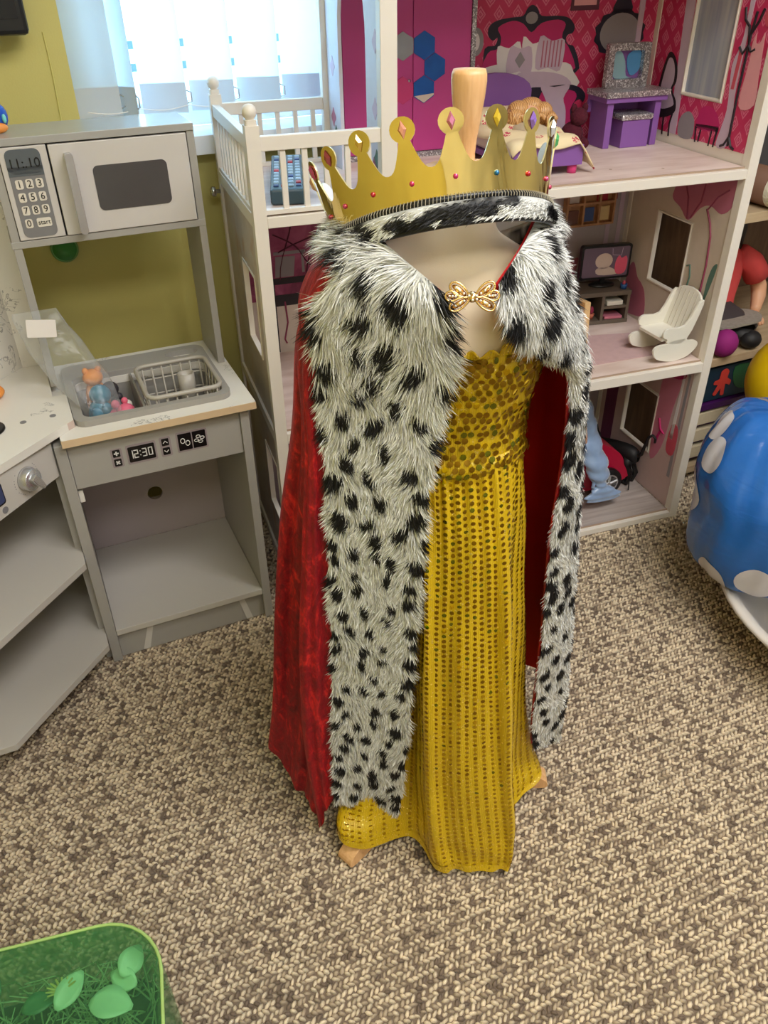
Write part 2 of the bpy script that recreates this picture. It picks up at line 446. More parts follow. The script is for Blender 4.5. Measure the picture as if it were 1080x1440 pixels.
# sink tub
tub = MB().prism([rrect(.029, .308, .02, .272, .022), list(reversed(rrect(.045, .296, .034, .212, .018))), list(reversed(circ(.262, .24, .033, .016, 20)))], 'z', .5266, .538).build('sink', m_sink, su, smooth=False, bevel=.002, label='grey plastic sink')
bs = MB()
bs.prism([rrect(.0435, .2975, .0325, .2135, .02), list(reversed(rrect(.0455, .2955, .0345, .2115, .018)))], 'z', .448, .537)
bs.prism(rrect(.0435, .2975, .0325, .2135, .02), 'z', .444, .448); bs.build('basin', m_sink, tub)
MB().lathe([(.0, .4481), (.011, .4481), (.012, .4495), (0, .4492)], 20, (.095, .12, 0)).build('drain', m_silver, tub, True)
MB().lathe([(.0, .500), (.03, .500), (.031, .526), (.029, .526), (.028, .502), (0, .502)], 20, (0, 0, 0), M=Matrix.Translation((.262, .24, 0)) @ Matrix.Diagonal((1, .5, 1, 1))).build('cup_recess', m_sink, tub, True)
MB().box(.150, .154, .04, .208, .449, .53).build('divider', m_sink, tub, bevel=.001)
# control print on the front panel
m_lcd = mat('black_display_print', (14, 14, 16), 0.3, vary=0)
m_bez = mat('mauve_bezel_print', (150, 138, 140), 0.5, vary=0)
m_digit = mat('white_digit_print', (228, 226, 222), 0.5, vary=0)
def digit7(mb, ch, x, z, w, h, t, y0, y1):
    seg = {'0': 'abcdef', '1': 'bc', '2': 'abged', '3': 'abgcd'}[ch]
    R = {'a': (x, x + w, z + h - t, z + h), 'd': (x, x + w, z, z + t), 'g': (x, x + w, z + h / 2 - t / 2, z + h / 2 + t / 2),
         'f': (x, x + t, z + h / 2, z + h), 'b': (x + w - t, x + w, z + h / 2, z + h), 'e': (x, x + t, z, z + h / 2), 'c': (x + w - t, x + w, z, z + h / 2)}
    for s in seg: mb.box(R[s][0], R[s][1], y0, y1, R[s][2], R[s][3])
MB().prism(rrect(.1, .153, .445, .484, .003), 'y', .0034, .0042).build('clock_bezel', m_bez, fp)
MB().prism(rrect(.103, .15, .449, .480, .002), 'y', .003, .0041).build('clock_display', m_lcd, fp, label='black oven clock reading 12:30')
dg = MB()
for ch, x in (('1', .1035), ('2', .1125), ('3', .1275), ('0', .138)): digit7(dg, ch, x, .4565, .0078, .0165, .0017, .0026, .0032)
dg.box(.1232, .1248, .0026, .0032, .460, .462); dg.box(.1232, .1248, .0026, .0032, .468, .470); dg.build('clock_digits', m_digit, fp)
MB().prism(rrect(.073, .093, .445, .483, .003), 'y', .0034, .0042).build('button_bezel', m_bez, fp)
for z, a in ((.466, 0), (.4475, PI / 4)):
    MB().prism(rrect(.0765, .0895, z, z + .0145, .0015), 'y', .003, .0041).build('button', m_lcd, fp)
    Mx = Matrix.Translation((.083, 0, z + .00725)) @ Matrix.Rotation(a, 4, 'Y')
    MB().box(-.0042, .0042, .0026, .0032, -.0013, .0013, Mx).box(-.0013, .0013, .0026, .0032, -.0042, .0042, Mx).build('plus_symbol' if a == 0 else 'times_symbol', m_digit, fp)
MB().prism(rrect(.160, .180, .446, .486, .003), 'y', .0034, .0042).build('button_bezel', m_bez, fp)
for z, s in ((.468, 1), (.4495, -1)):
    MB().prism(rrect(.1635, .1765, z, z + .0145, .0015), 'y', .003, .0041).build('button', m_lcd, fp)
    c = z + .00725
    MB().tube([(.1662, .0029, c - s * .002), (.17, .0029, c + s * .0022), (.1738, .0029, c - s * .002)], .0008, 5).build('arrow_symbol', m_digit, fp)
MB().prism(rrect(.19, .247, .447, .488, .003), 'y', .0034, .0042).build('button_bezel', m_bez, fp)
for i, x in enumerate((.193, .2195)):
    MB().prism(rrect(x, x + .0245, .4505, .4845, .0015), 'y', .003, .0041).build('button', m_lcd, fp)
ic = MB()
for cx, cz in ((.2012, .470), (.2098, .464)): ic.tube([(cx + .0038 * math.cos(a), .0029, cz + .005 * math.sin(a)) for a in np.linspace(0, 2 * PI, 14)[:-1]], .0008, 5, True)
ic.build('ring_symbol', m_digit, fp)
ic = MB()
for a in (0.3, 1.87, 3.44, 5.01):
    ic.tube([(.2317 + .0058 * math.cos(a) + .0038 * math.cos(b), .0029, .4675 + .0058 * math.sin(a) + .0027 * math.sin(b)) for b in np.linspace(0, 2 * PI, 11)[:-1]], .0007, 5, True)
ic.build('fan_symbol', m_digit, fp)

# dish rack in the sink
rk = thing('dish_rack', 'warm grey plastic dish rack standing in the right half of the sink', 'rack', FK, (.228, .1, .449))
MB().tube([(x, y, .548) for x, y in rrect(.160, .294, .036, .182, .018, 6)], .0045, 8, True).build('rim', m_rack, rk, True)
wr = MB()
for i in range(7):
    x = .173 + i * .0185
    wr.tube([(x, .037, .548), (x + .001, .046, .47), (x + .002, .052, .459), (x + .002, .164, .459), (x + .001, .171, .47), (x, .181, .548)], .0018, 6)
for y in (.06, .085, .11, .135, .16):
    wr.tube([(.161, y, .548), (.168, y, .47), (.173, y, .459), (.284, y, .459), (.289, y, .47), (.293, y, .548)], .0018, 6)
for z, d in ((.52, .0015), (.49, .004)): wr.tube([(x, y, z) for x, y in rrect(.160 + d, .294 - d, .036 + d, .182 - d, .016, 5)], .0018, 6, True)
wr.build('basket_bars', m_rack, rk, True)
for x, y in ((.18, .06), (.275, .06), (.18, .155), (.275, .155)): MB().lathe([(.004, .449), (.004, .459), (.0, .4595)], 8, (x, y, 0)).build('foot', m_rack, rk)
MB().prism([rrect(.236, .268, .150, .178, .012), list(reversed(rrect(.239, .265, .153, .175, .01)))], 'z', .462, .528).build('cutlery_cup', m_rack, rk, True)

# microwave on its side legs
mw = thing('toy_microwave', 'grey framed toy microwave with cream door raised above the sink', 'microwave', FK, (.17, .25, .5266))
m_top = mat('satin_grey_top_board', (170, 168, 164), 0.22, vary=0.02)
MB().box(-.06, .3355, .180, .312, .954, .966).build('top_panel', m_top, mw, bevel=.001)
MB().box(.004, .3355, .181, .311, .795, .807).build('bottom_panel', m_grey, mw, bevel=.001)
MB().box(.3225, .3355, .182, .311, .5266, .954).build('side_leg', m_grey, mw, bevel=.001)
MB().box(.006, .0195, .182, .311, .541, .954).build('side_leg', m_grey, mw, bevel=.001)
MB().box(.0195, .3225, .303, .311, .807, .954).build('back_panel', m_grey, mw)
MB().box(.0195, .3225, .19, .2, .8072, .9538).build('gap_shade_board', m_greyd, mw)  # dark board added behind the door, painting the shade in its gaps
kp = MB().box(.0205, .0935, .179, .19, .8085, .9525).build('keypad_panel', m_cream, mw, bevel=.001)
MB().prism(rrect(.0285, .0825, .812, .949, .010), 'y', .1783, .1791).build('keypad_print', m_panel, kp)
MB().prism(rrect(.0285, .0825, .912, .949, .010), 'y', .1779, .1790).build('display_print', m_panel2, kp)
MB().box(.0285, .0825, .1779, .1790, .9085, .923).build('display_lower_print', m_panel2, kp)
RX = Matrix.Rotation(PI / 2, 4, 'X')
sh = Matrix.Identity(4); sh[0][1] = 0.12
def ktext(nm, s, size, x, y, z, m, par, shear=False): return text(nm, s, size, Matrix.Translation((x, y, z)) @ RX @ (sh if shear else Matrix.Identity(4)), m, par, 0.0003)
ktext('display_digits', '11:.10', .0205, .0555, .1775, .9275, m_black, kp)
keys = [[('1', .0405), ('2', .0562), ('3', .0718)], [('4', .0405), ('5', .0562), ('6', .0718)], [('7', .0405), ('8', .0562), ('9', .0718)], [('0', .0405), ('start', .0645)]]
for r, row in enumerate(keys):
    z = .8965 - .0205 * r
    for s, x in row:
        w = .0115 if s == 'start' else .0058
        k = MB().prism(rrect(x - w, x + w, z - .0072, z + .0072, .003), 'y', .1776, .1786).build('key', m_key, kp, label='white key marked ' + s)
        ktext('key_label', s, .0105 if s == 'start' else .0148, x, .1773, z, m_black, k)
dr = MB().box(.0965, .3205, .178, .19, .8085, .9515).build('door', m_cream, mw, bevel=.0012)
MB().prism(rrect(.158, .281, .842, .914, .009), 'y', .1772, .1781).build('window_print', m_mw, dr, label='dark grey rounded window')
hb = MB().prism(rrect(-.0065, .0065, -.064, .064, .006), 'y', .0, .012)
ho = MB(); ho.v = [tuple(Vector(v) + Vector((.1235, .152, .877))) for v in hb.v]; ho.f = hb.f
ho.box(.1185, .1285, .163, .178, .928, .938).box(.1185, .1285, .163, .178, .816, .826)
ho.build('handle', m_silver, dr, bevel=.0035, label='rounded silver bar handle')
MB().lathe([(.0035, 0), (.0035, .009), (.0075, .011), (.008, .016), (.006, .02), (0, .021)], 16, ax='x', M=Matrix.Translation((.3355, .296, .905))).build('side_knob', m_chrome, mw, True)

# toys on and in the kitchen
def blob_toy(name, label, cat, F, base, blobs, group=None):
    t = thing(name, label, cat, F, base)
    for nm, m, items in blobs:
        b = MB()
        for it in items: b.ell(it[0], it[1], 12, 8)
        b.build(nm, m, t, True)
    return t
def pm(n, c): return mat(n, c, 0.55, bump=.15, bscale=200)
m_or, m_te, m_dk, m_pk, m_gn, m_cw = pm('orange_modelling_clay', (236, 150, 70)), pm('teal_modelling_clay', (24, 116, 146)), pm('charcoal_modelling_clay', (58, 52, 58)), pm('pink_modelling_clay', (226, 104, 130)), pm('grey_green_modelling_clay', (70, 84, 84)), pm('white_modelling_clay', (232, 222, 212))
gz = .4485
blob_toy('clay_animal', 'orange clay animal at the back of the bag in the sink', 'toy', FK, (.083, .182, gz), [
    ('body', m_or, [((.083, .186, gz + .046), (.022, .019, .046)), ((.082, .180, gz + .098), (.019, .017, .016))]), ('ear', m_or, [((.071, .180, gz + .112), (.006, .005, .007))]), ('ear', m_or, [((.094, .180, gz + .112), (.006, .005, .007))])], 'clay animals in the bag')
blob_toy('clay_animal', 'teal clay animal in the middle of the bag in the sink', 'toy', FK, (.078, .135, gz), [
    ('body', m_te, [((.080, .139, gz + .036), (.023, .021, .036)), ((.086, .142, gz + .078), (.020, .019, .019))]), ('leg', m_te, [((.073, .12, gz + .045), (.012, .012, .02))]), ('leg', m_te, [((.092, .12, gz + .05), (.011, .011, .02))])], 'clay animals in the bag')
blob_toy('clay_animal', 'charcoal clay animal behind the pink one in the sink', 'toy', FK, (.115, .15, gz), [
    ('body', m_dk, [((.115, .150, gz + .034), (.017, .019, .034)), ((.107, .162, gz + .076), (.016, .015, .015))]), ('snout', m_dk, [((.118, .146, gz + .066), (.008, .008, .007))])], 'clay animals in the bag')
pg = blob_toy('clay_animal', 'pink clay pig with black eyes at the front of the sink', 'toy', FK, (.115, .1, gz), [
    ('body', m_pk, [((.106, .108, gz + .03), (.020, .020, .03))]), ('head', m_pk, [((.122, .094, gz + .058), (.017, .015, .015))]),
    ('snout', m_pk, [((.129, .081, gz + .056), (.0065, .0055, .0055))]), ('ear', m_pk, [((.106, .1, gz + .072), (.008, .006, .009))]), ('ear', m_pk, [((.124, .107, gz + .073), (.006, .005, .007))]),
    ('eye', m_black, [((.1235, .0795, gz + .0635), (.0022, .0017, .0022))]), ('eye', m_black, [((.1318, .0825, gz + .0635), (.0022, .0017, .0022))]), ('patch', m_cw, [((.129, .117, gz + .060), (.009, .010, .009))])], 'clay animals in the bag')
blob_toy('clay_animal', 'grey green clay animal lying in the front corner of the sink', 'toy', FK, (.071, .08, gz), [
    ('body', m_gn, [((.071, .083, gz + .026), (.022, .019, .026))]), ('head', m_gn, [((.084, .066, gz + .038), (.014, .013, .013))]), ('leg', m_gn, [((.06, .062, gz + .02), (.006, .012, .012))])], 'clay animals in the bag')
blob_toy('clay_animal', 'orange clay lump on the white corner worktop', 'toy', FK, (-.09, .176, .541), [
    ('body', m_or, [((-.093, .176, .554), (.021, .018, .0135))]), ('head', m_or, [((-.104, .17, .568), (.011, .01, .009))])])
m_btoy = mat('blue_glossy_plastic', (30, 78, 178), 0.25, vary=.02)
t = thing('toy_figure', 'blue and orange plastic toy figure on top of the microwave', 'toy', FK, (.035, .245, .966))
MB().ell((.03, .245, .989), (.021, .018, .023), 16, 10).build('shell', m_btoy, t, True)
MB().ell((.031, .23, .974), (.016, .008, .008), 12, 8).build('chin', m_or, t, True)
MB().ell((.044, .2305, .987), (.0035, .003, .007), 10, 8).build('eye', mat('pale_turquoise_paint', (120, 210, 210), .3), t, True)

# clear polythene bag slumped over the sink edge
m_bag, t_ = mnodes('clear_polythene', 0.12)
t_.p.inputs['Base Color'].default_value = C(216, 220, 222); t_.p.inputs['Specular IOR Level'].default_value = 0.9
tp = t_.new('ShaderNodeBsdfTransparent'); ms = t_.new('ShaderNodeMixShader')
lw = t_.new('ShaderNodeLayerWeight'); lw.inputs['Blend'].default_value = 0.35
t_.l.new(t_.math('MULTIPLY_ADD', lw.outputs['Facing'], .42, .12), ms.inputs[0])
t_.l.new(tp.outputs[0], ms.inputs[1]); t_.l.new(t_.p.outputs[0], ms.inputs[2]); t_.l.new(ms.outputs[0], t_.out.inputs[0])
t_.bump(t_.noise(30, None, 4), .5, .006)
bg_ = thing('plastic_bag', 'clear plastic bag with white sticker holding clay animals in the sink', 'bag', FK, (.09, .12, .4486))
rows = [  # centre, half width vector x, half thickness y
    ((.088, .122, .4492), .03, .05), ((.087, .124, .465), .041, .076), ((.082, .128, .50), .041, .078), ((.072, .135, .54), .041, .07), ((.056, .135, .58), .045, .04),
    ((.036, .140, .62), .046, .028), ((.022, .148, .655), .042, .018), ((.014, .156, .684), .038, .008), ((.013, .159, .695), .035, .002)]
N = 28; pts = []
ctl = np.array([[*c, a, b] for c, a, b in rows])
for s in cr_np(ctl, np.linspace(0, len(rows) - 1, 26)):
    for k in range(N):
        g = 2 * PI * k / N; e = .72
        cx_, sy2 = math.copysign(abs(math.cos(g)) ** e, math.cos(g)), math.copysign(abs(math.sin(g)) ** e, math.sin(g))
        wob = 1 + .05 * math.sin(3 * g + s[2] * 60) + .04 * math.sin(7 * g - s[2] * 40)
        x_ = s[0] + s[3] * cx_ * wob; y_ = s[1] + s[4] * sy2 * wob
        if s[2] < .536: x_ = min(max(x_, .0465), .148); y_ = min(max(y_, .036), .210)
        elif s[2] < .56: x_ = min(max(x_, .032), .2)
        pts.append((x_, y_, s[2]))
MB().grid(pts, N, 26, True).build('film', m_bag, bg_, True)
stk = MB().prism(rrect(-.020, .028, -.015, .015, .002), 'y', -.0004, .0002, Matrix.Translation((.012, .134, .672)) @ Matrix.Rotation(-.35, 4, 'X') @ Matrix.Rotation(.15, 4, 'Y'))
stk.build('sticker', mat('white_sticker_paper', (222, 214, 208), .6, vary=.02), bg_, label='blank white sticker')

# corner unit to the left (45 degrees)
cu = thing('toy_kitchen_corner_unit', 'grey and white toy kitchen corner unit with oven knob and open shelves', 'cabinet', FK, (-.2, .1, 0))
q = [(.028, .031), (-.215, -.182), (-.412, -.182), (-.412, .312), (.0045, .312), (.0045, .14), (.028, .14)]
cw = MB().prism(q, 'z', .5268, .541).build('worktop', m_marble, cu, label='white worktop')
d = Vector((-.77, -.64, 0)).normalized()
nrm = Vector((.64, -.77, 0)); p0 = Vector((.028, .031, 0)) + nrm * .0004; p1 = p0 + d * .318
MB().add([p0 + Vector((0, 0, .527)), p1 + Vector((0, 0, .527)), p1 + Vector((0, 0, .5405)), p0 + Vector((0, 0, .5405)), p0 - nrm * .0006 + Vector((0, 0, .527)), p1 - nrm * .0006 + Vector((0, 0, .527)), p1 - nrm * .0006 + Vector((0, 0, .5405)), p0 - nrm * .0006 + Vector((0, 0, .5405))],
         [(0, 1, 2, 3), (4, 5, 6, 7), (0, 1, 5, 4), (3, 2, 6, 7), (0, 3, 7, 4), (1, 2, 6, 5)]).build('edge_strip', mat('pinkish_raw_edge', (206, 184, 172), .5), cw)
M45 = Matrix.Translation((-.0165, .0085, 0)) @ Matrix.Rotation(-3 * PI / 4, 4, 'Z')   # local +x runs along the front edge, local +y out of the front
cp_ = MB().box(.002, .30, -.012, 0, .452, .5262, M45).build('front_panel', m_greyl, cu)
kn = MB().lathe([(.0205, .0), (.0205, .004), (.019, .006), (.019, .014), (.017, .016), (0, .0165)], 28, ax='y', M=M45 @ Matrix.Translation((.072, .0, .4885))).build('knob', m_silver, cp_, True, label='round silver oven knob')
MB().prism([(-.006, .012), (.006, .012), (.0075, 0), (.0035, -.022), (-.0035, -.022), (-.0075, 0)], 'y', .0165, .026, M45 @ Matrix.Translation((.072, 0, .4885)) @ Matrix.Rotation(.55, 4, 'Y')).build('pointer', m_silver, kn, bevel=.002)
mk = MB()
for i in range(26):
    a = math.radians(-220 + i * 260 / 25)
    if i % 5 == 4: continue
    mk.lathe([(.0007, 0), (.0007, .0005), (0, .0006)], 6, ax='y', M=M45 @ Matrix.Translation((.072 + .027 * math.cos(a), 0, .4885 + .027 * math.sin(a))))
mk.build('dial_marks', m_panel, cp_, kind='stuff')
MB().prism(rrect(.124, .15, .474, .512, .005), 'y', 0, .0006, M45).build('display_print', m_lcd, cp_)
MB().prism(rrect(.126, .148, .477, .509, .004), 'y', .0006, .0009, M45).build('display_inner_print', mat('blue_grey_print', (60, 70, 110), .4), cp_)
MB().prism(circ(.131, .463, .006), 'y', 0, .0008, M45).build('button_print', m_panel, cp_)
for z in (.272, .066):
    MB().prism([(-.0155, -.0345), (-.20, -.219), (-.412, -.219), (-.412, .30), (-.0155, .30)], 'z', z, z + .014).build('shelf', m_greyl, cu, bevel=.001)
MB().box(-.0265, -.0155, .02, .30, 0, .526).build('side_panel', m_grey, cu)
MB().box(-.412, -.400, -.18, .30, 0, .526).build('side_panel', m_grey, cu)
MB().box(-.40, -.0265, .289, .30, .0, .526).build('back_panel', m_grey, cu)
MB().box(.05, .25, -.05, -.04, 0, .065, M45).build('kick_board', m_grey, cu)
MB().box(-.036, .0055, .297, .309, .5412, .953).build('backsplash', m_marble, cu, label='marble print panel beside the microwave leg')
MB().box(0, .36, -.012, 0, .5412, .953, Matrix.Translation((-.036, .30, 0)) @ Matrix.Rotation(-3 * PI / 4, 4, 'Z')).build('backsplash', m_marble, cu, label='angled marble print panel')
MB().lathe([(.031, .5411), (.031, .544), (.028, .5445), (0, .5445)], 28, (-.112, .052, 0)).build('hob_ring', m_lcd, cu, True, label='black hob disc')
for x, y in ((-.052, .058), (-.003, .061)): MB().lathe([(.0055, .541), (.0055, .5418), (.004, .542), (0, .5419)], 16, (x, y, 0)).build('screw_cap', m_panel, cu, label='grey screw cap')

# things on the yellow wall
tv = thing('television', 'black flat television mounted on the yellow wall', 'television', FK, (-.12, .44, 1.1))
MB().box(-.40, .122, .385, .43, 1.09, 1.42).build('casing', m_black, tv, bevel=.008)
MB().box(-.385, .108, .3835, .386, 1.115, 1.405).build('screen', mat('black_glass', (8, 8, 12), .08, vary=0), tv)
MB().box(-.2, -.05, .43, .4499, 1.2, 1.35).build('wall_mount', m_black, tv)
tag(MB().tube([(.147 + .0012 * math.sin(i), .4488, 1.09 - .034 * i) for i in range(0, 12)], .0013, 6).build('cable', mat('cream_cable', (206, 194, 110), .6, vary=0), F=FK), 'thin painted cable running down the yellow wall', 'cable')
pk = thing('wall_disc', 'small green plastic disc stuck to the yellow wall under the microwave', 'disc', FK, (.098, .45, .715))
MB().lathe([(.027, -.0005), (.027, -.007), (.023, -.010), (0, -.0105)], 28, ax='y', M=Matrix.Translation((.098, .45, .715))).build('body', mat('green_translucent_plastic', (58, 130, 52), .3, vary=.05), pk, True)
MB().tube([(.098 + .025 * math.cos(a), .4405, .715 + .025 * math.sin(a)) for a in np.linspace(0, 2 * PI, 29)[:-1]], .002, 6, True).build('rim', mat('pale_green_plastic', (110, 160, 90), .3, vary=.05), pk, True)

# ------------------------------------------------------------------ doll house (frame FD)
DW, DD, DP = 1.0073, .3919, .0224
def flatmat(n, c, r=.55): return mat(n, c, r, vary=.05, vscale=60)
m_dam, t_ = mnodes('magenta_damask_wallpaper', 0.5)
s_ = t_.sep(t_.coord('Object'))
su_ = t_.math('ADD', s_[0], s_[1])
def lat(ox_, oz_, px_, pz_):
    a = t_.math('ABSOLUTE', t_.math('SUBTRACT', t_.math('FRACT', t_.math('ADD', t_.math('DIVIDE', su_, px_), ox_)), .5))
    b = t_.math('ABSOLUTE', t_.math('SUBTRACT', t_.math('FRACT', t_.math('ADD', t_.math('DIVIDE', s_[2], pz_), oz_)), .5))
    return t_.math('ADD', a, b)
d1 = t_.math('MINIMUM', lat(0, 0, .042, .052), lat(.5, .5, .042, .052))
ringp = t_.math('GREATER_THAN', t_.math('SINE', t_.math('MULTIPLY', t_.math('ADD', d1, t_.math('MULTIPLY', t_.noise(130), .10)), 46.0)), -.1)
base_ = t_.mix(t_.noise(14), C(184, 34, 84), C(206, 54, 102))
mot = t_.mix(t_.math('MULTIPLY', ringp, .75), C(196, 52, 102), C(222, 128, 154))
t_.l.new(t_.mix(t_.math('LESS_THAN', d1, .31), base_, mot), t_.p.inputs['Base Color'])
m_fl3, t_ = mnodes('worn_pinkish_floor_print', 0.45)
n1 = t_.noise(9, t_.coord('Object', (1, 4, 1)), 5)
t_.l.new(t_.ramp(n1, [(.3, C(206, 182, 172)), (.7, C(230, 212, 204))]), t_.p.inputs['Base Color'])
m_fl1 = wood('grey_plank_print', (150, 138, 132), (186, 174, 168), .45, (2, 26, 26), 2.5)
m_bw2 = flatmat('mauve_grey_wall_print', (176, 164, 172))
m_bw2r = flatmat('pale_beige_wall_print', (206, 192, 178))
m_mural = mnodes('magenta_mural_print', 0.5)
m_mural, t_ = m_mural
n2 = t_.noise(11, None, 4, .6, 1.5)
t_.l.new(t_.ramp(n2, [(.35, C(108, 36, 72)), (.5, C(146, 58, 98)), (.7, C(176, 92, 128))]), t_.p.inputs['Base Color'])
m_out, t_ = mnodes('faded_facade_print', 0.5)
n3 = t_.noise(10, None, 4, .6, .5)
t_.l.new(t_.ramp(n3, [(.3, C(190, 172, 160)), (.55, C(206, 192, 182)), (.75, C(196, 158, 120))]), t_.p.inputs['Base Color'])
m_trim = mat('doll_house_white_trim', (232, 224, 214), 0.4, vary=.03)
m_worn = mat('chipped_brown_edge', (168, 144, 124), .6)
m_navy = flatmat('navy_print_ink', (32, 28, 48)); m_blk = flatmat('black_print_ink', (38, 28, 36)); m_mag = flatmat('magenta_print_ink', (190, 34, 104))
m_pinkp = flatmat('pale_pink_print_ink', (226, 160, 168)); m_rose = flatmat('rose_print_ink', (202, 82, 100)); m_lilac = flatmat('lilac_print_ink', (200, 178, 200)); m_wpr = flatmat('white_print_ink', (228, 220, 222))
m_greyp = flatmat('grey_print_ink', (146, 140, 146)); m_leafp = flatmat('green_print_ink', (86, 120, 108)); m_petal = flatmat('petal_print_ink', (180, 104, 128)); m_stemp = flatmat('stem_print_ink', (140, 56, 84))
m_purple = mat('purple_board', (130, 84, 158), .5, vary=.04)
m_glit = glitter('silver_glitter_strip', (136, 128, 132), (250, 248, 250), 420.0)

dh = thing('doll_house', 'large white three storey doll house with open front and railed balcony', 'doll house', FD, (DW / 2, DD / 2, 0))
def part(nm, mb, m, par=None, **k): return mb.build(nm, m, par or dh, **k)
knobp = [(.0, .984), (.006, .984), (.0065, .9865), (.0105, .991), (.0118, .997), (.0105, 1.003), (.006, 1.0075), (0, 1.0088)]
for x, y in ((0, 0), (0, DD - DP)):
    o = part('corner_post', MB().box(x, x + DP, y, y + DP, 0, .978).prism(rrect(x + .002, x + DP - .002, y + .002, y + DP - .002, .004), 'z', .978, .9862), m_trim, bevel=.0012)
    part('ball_finial', MB().lathe(knobp, 20, (x + DP / 2, y + DP / 2, 0)), m_trim, o, smooth=True)
for x, y in ((DW - DP, 0), (DW - DP, DD - DP)): part('corner_post', MB().box(x, x + DP, y, y + DP, 0, 1.30), m_trim, bevel=.0012)
for y in (0, DD - DP): part('inner_post', MB().box(.225, .2535, y, y + DP, .841, 1.30), m_trim, bevel=.0012)
xi0, xi1 = .012, DW - .012
for z0, z1, m in ((.0, .0185, m_fl1), (.4035, .4285, m_fl3), (.8195, .8405, m_fl3)):
    o = part('floor_board', MB().box(DP if z0 == 0 else xi0, DW - DP, DP * .6, DD - .006, z0 if z0 else .008, z1), m)
    part('front_rail', MB().box(DP, DW - DP, 0, DP * .55, z0, z1 - .003), m_trim, o, bevel=.001)
    part('chipped_edge', MB().box(DP, DW - DP, DP * .5, DP * .62, z1 - .003, z1 + .0004), m_worn, o)
part('attic_board', MB().box(.2535, DW - DP, .002, DD - .002, 1.235, 1.255), m_trim)
part('attic_gable', MB().box(.2535, DW - DP, DD - .008, DD - .002, 1.255, 1.32), m_trim)
# back boards per room
part('back_board', MB().box(.2535, DW - DP, DD - .007, DD - .001, .8405, 1.235), m_dam, label='magenta damask wallpapered back of the top room')
b2 = part('back_board', MB().box(DP, DW - DP, DD - .007, DD - .001, .4285, .8195), m_bw2, label='mauve grey back of the middle room')
b1 = part('back_board', MB().box(DP, DW - DP, DD - .007, DD - .001, .0185, .4035), m_bw2, label='grey back of the bottom room')
yb = DD - .0073
part('mural_print', MB().box(.023, .42, yb - .0005, yb, .556, .8192), m_mural, b2, label='magenta petal mural')
part('lower_wall_print', MB().box(.023, .42, yb - .0005, yb, .4287, .556), m_bw2r, b2, label='pale beige lower wall')
stp = MB()
for ax_, az, bx, bz in ((.1, .7, .2, .62), (.14, .8, .12, .6), (.21, .8, .18, .6), (.25, .72, .12, .66), (.05, .8, .1, .62), (.3, .8, .2, .58)):
    pts_ = [(ax_ + (bx - ax_) * t + .012 * math.sin(t * 5), yb - .0006, az + (bz - az) * t) for t in np.linspace(0, 1, 9)]
    stp.tube(pts_, .0016, 4)
part('mural_veins', stp, flatmat('dark_vein_ink', (84, 24, 52)), b2)
dk = flatmat('dark_desk_print', (34, 26, 34))
part('desk_print', MB().box(.085, .27, yb - .0012, yb - .0006, .590, .604).box(.085, .27, yb - .0012, yb - .0006, .540, .566).box(.085, .095, yb - .0012, yb - .0006, .43, .60).box(.26, .27, yb - .0012, yb - .0006, .43, .60), dk, b2, label='dark desk print')
part('laptop_print', MB().prism([(.098, .606), (.14, .606), (.146, .65), (.102, .652)], 'y', yb - .0012, yb - .0006).box(.098, .17, yb - .0012, yb - .0006, .655, .662).box(.16, .166, yb - .0012, yb - .0006, .612, .66), m_greyp, b2, label='grey laptop and lamp print')
stem2 = MB().tube([(.115, yb - .001, .55), (.118, yb - .001, .5), (.108, yb - .001, .46), (.112, yb - .001, .45)], .0022, 5)
part('stem_print', stem2, m_stemp, b2)
# side walls with window openings
lw_ = [[(DP, .842), (DD - DP, .842), (DD - DP, .0185), (DP, .0185)], [(.085, .712), (.085, .552), (.208, .552), (.208, .712)], [(.05, .325), (.05, .172), (.168, .172), (.168, .325)]]
for pl in lw_: pl.reverse()
lwall = part('side_board', MB().prism(lw_, 'x', .005, .012), m_out, label='faded printed facade on the left side')
for a, b, c, d_ in ((.085, .208, .552, .712), (.05, .168, .172, .325)):
    part('window_liner', MB().prism([[(a - .002, c - .002), (b + .002, c - .002), (b + .002, d_ + .002), (a - .002, d_ + .002)], [(a + .002, c + .002), (a + .002, d_ - .002), (b - .002, d_ - .002), (b - .002, c + .002)]], 'x', .003, .0135), m_trim, lwall)
for z in (.0185, .4035, .819): part('side_rail', MB().box(0, .012, DP, DD - DP, z, z + .022), m_trim)
rw = [[(DP, .0185), (DD - .008, .0185), (DD - .008, 1.235), (DP, 1.235)], [(.125, .945), (.125, 1.165), (.250, 1.165), (.250, .945)], [(.135, .540), (.135, .697), (.257, .697), (.257, .540)], [(.132, .124), (.132, .28), (.259, .28), (.259, .124)]]
x1 = DW - .02
rwall = part('side_board', MB().prism(rw, 'x', x1, x1 + .007), m_trim, label='white right side wall with three window openings')
def rprint(nm, pts_, m, z=0, lab=None, holes=()): return part(nm, MB().prism([pts_] + [list(reversed(h)) for h in holes] if holes else pts_, 'x', x1 - .0006 - z * .0004, x1 - .0001 - z * .0004), m, rwall, label=lab)
rprint('wallpaper', [(DP, .862), (.375, .862), (.375, 1.234), (DP, 1.234)], m_dam, 0, 'magenta damask paper on the right wall', [[(.119, .939), (.256, .939), (.256, 1.171), (.119, 1.171)]])
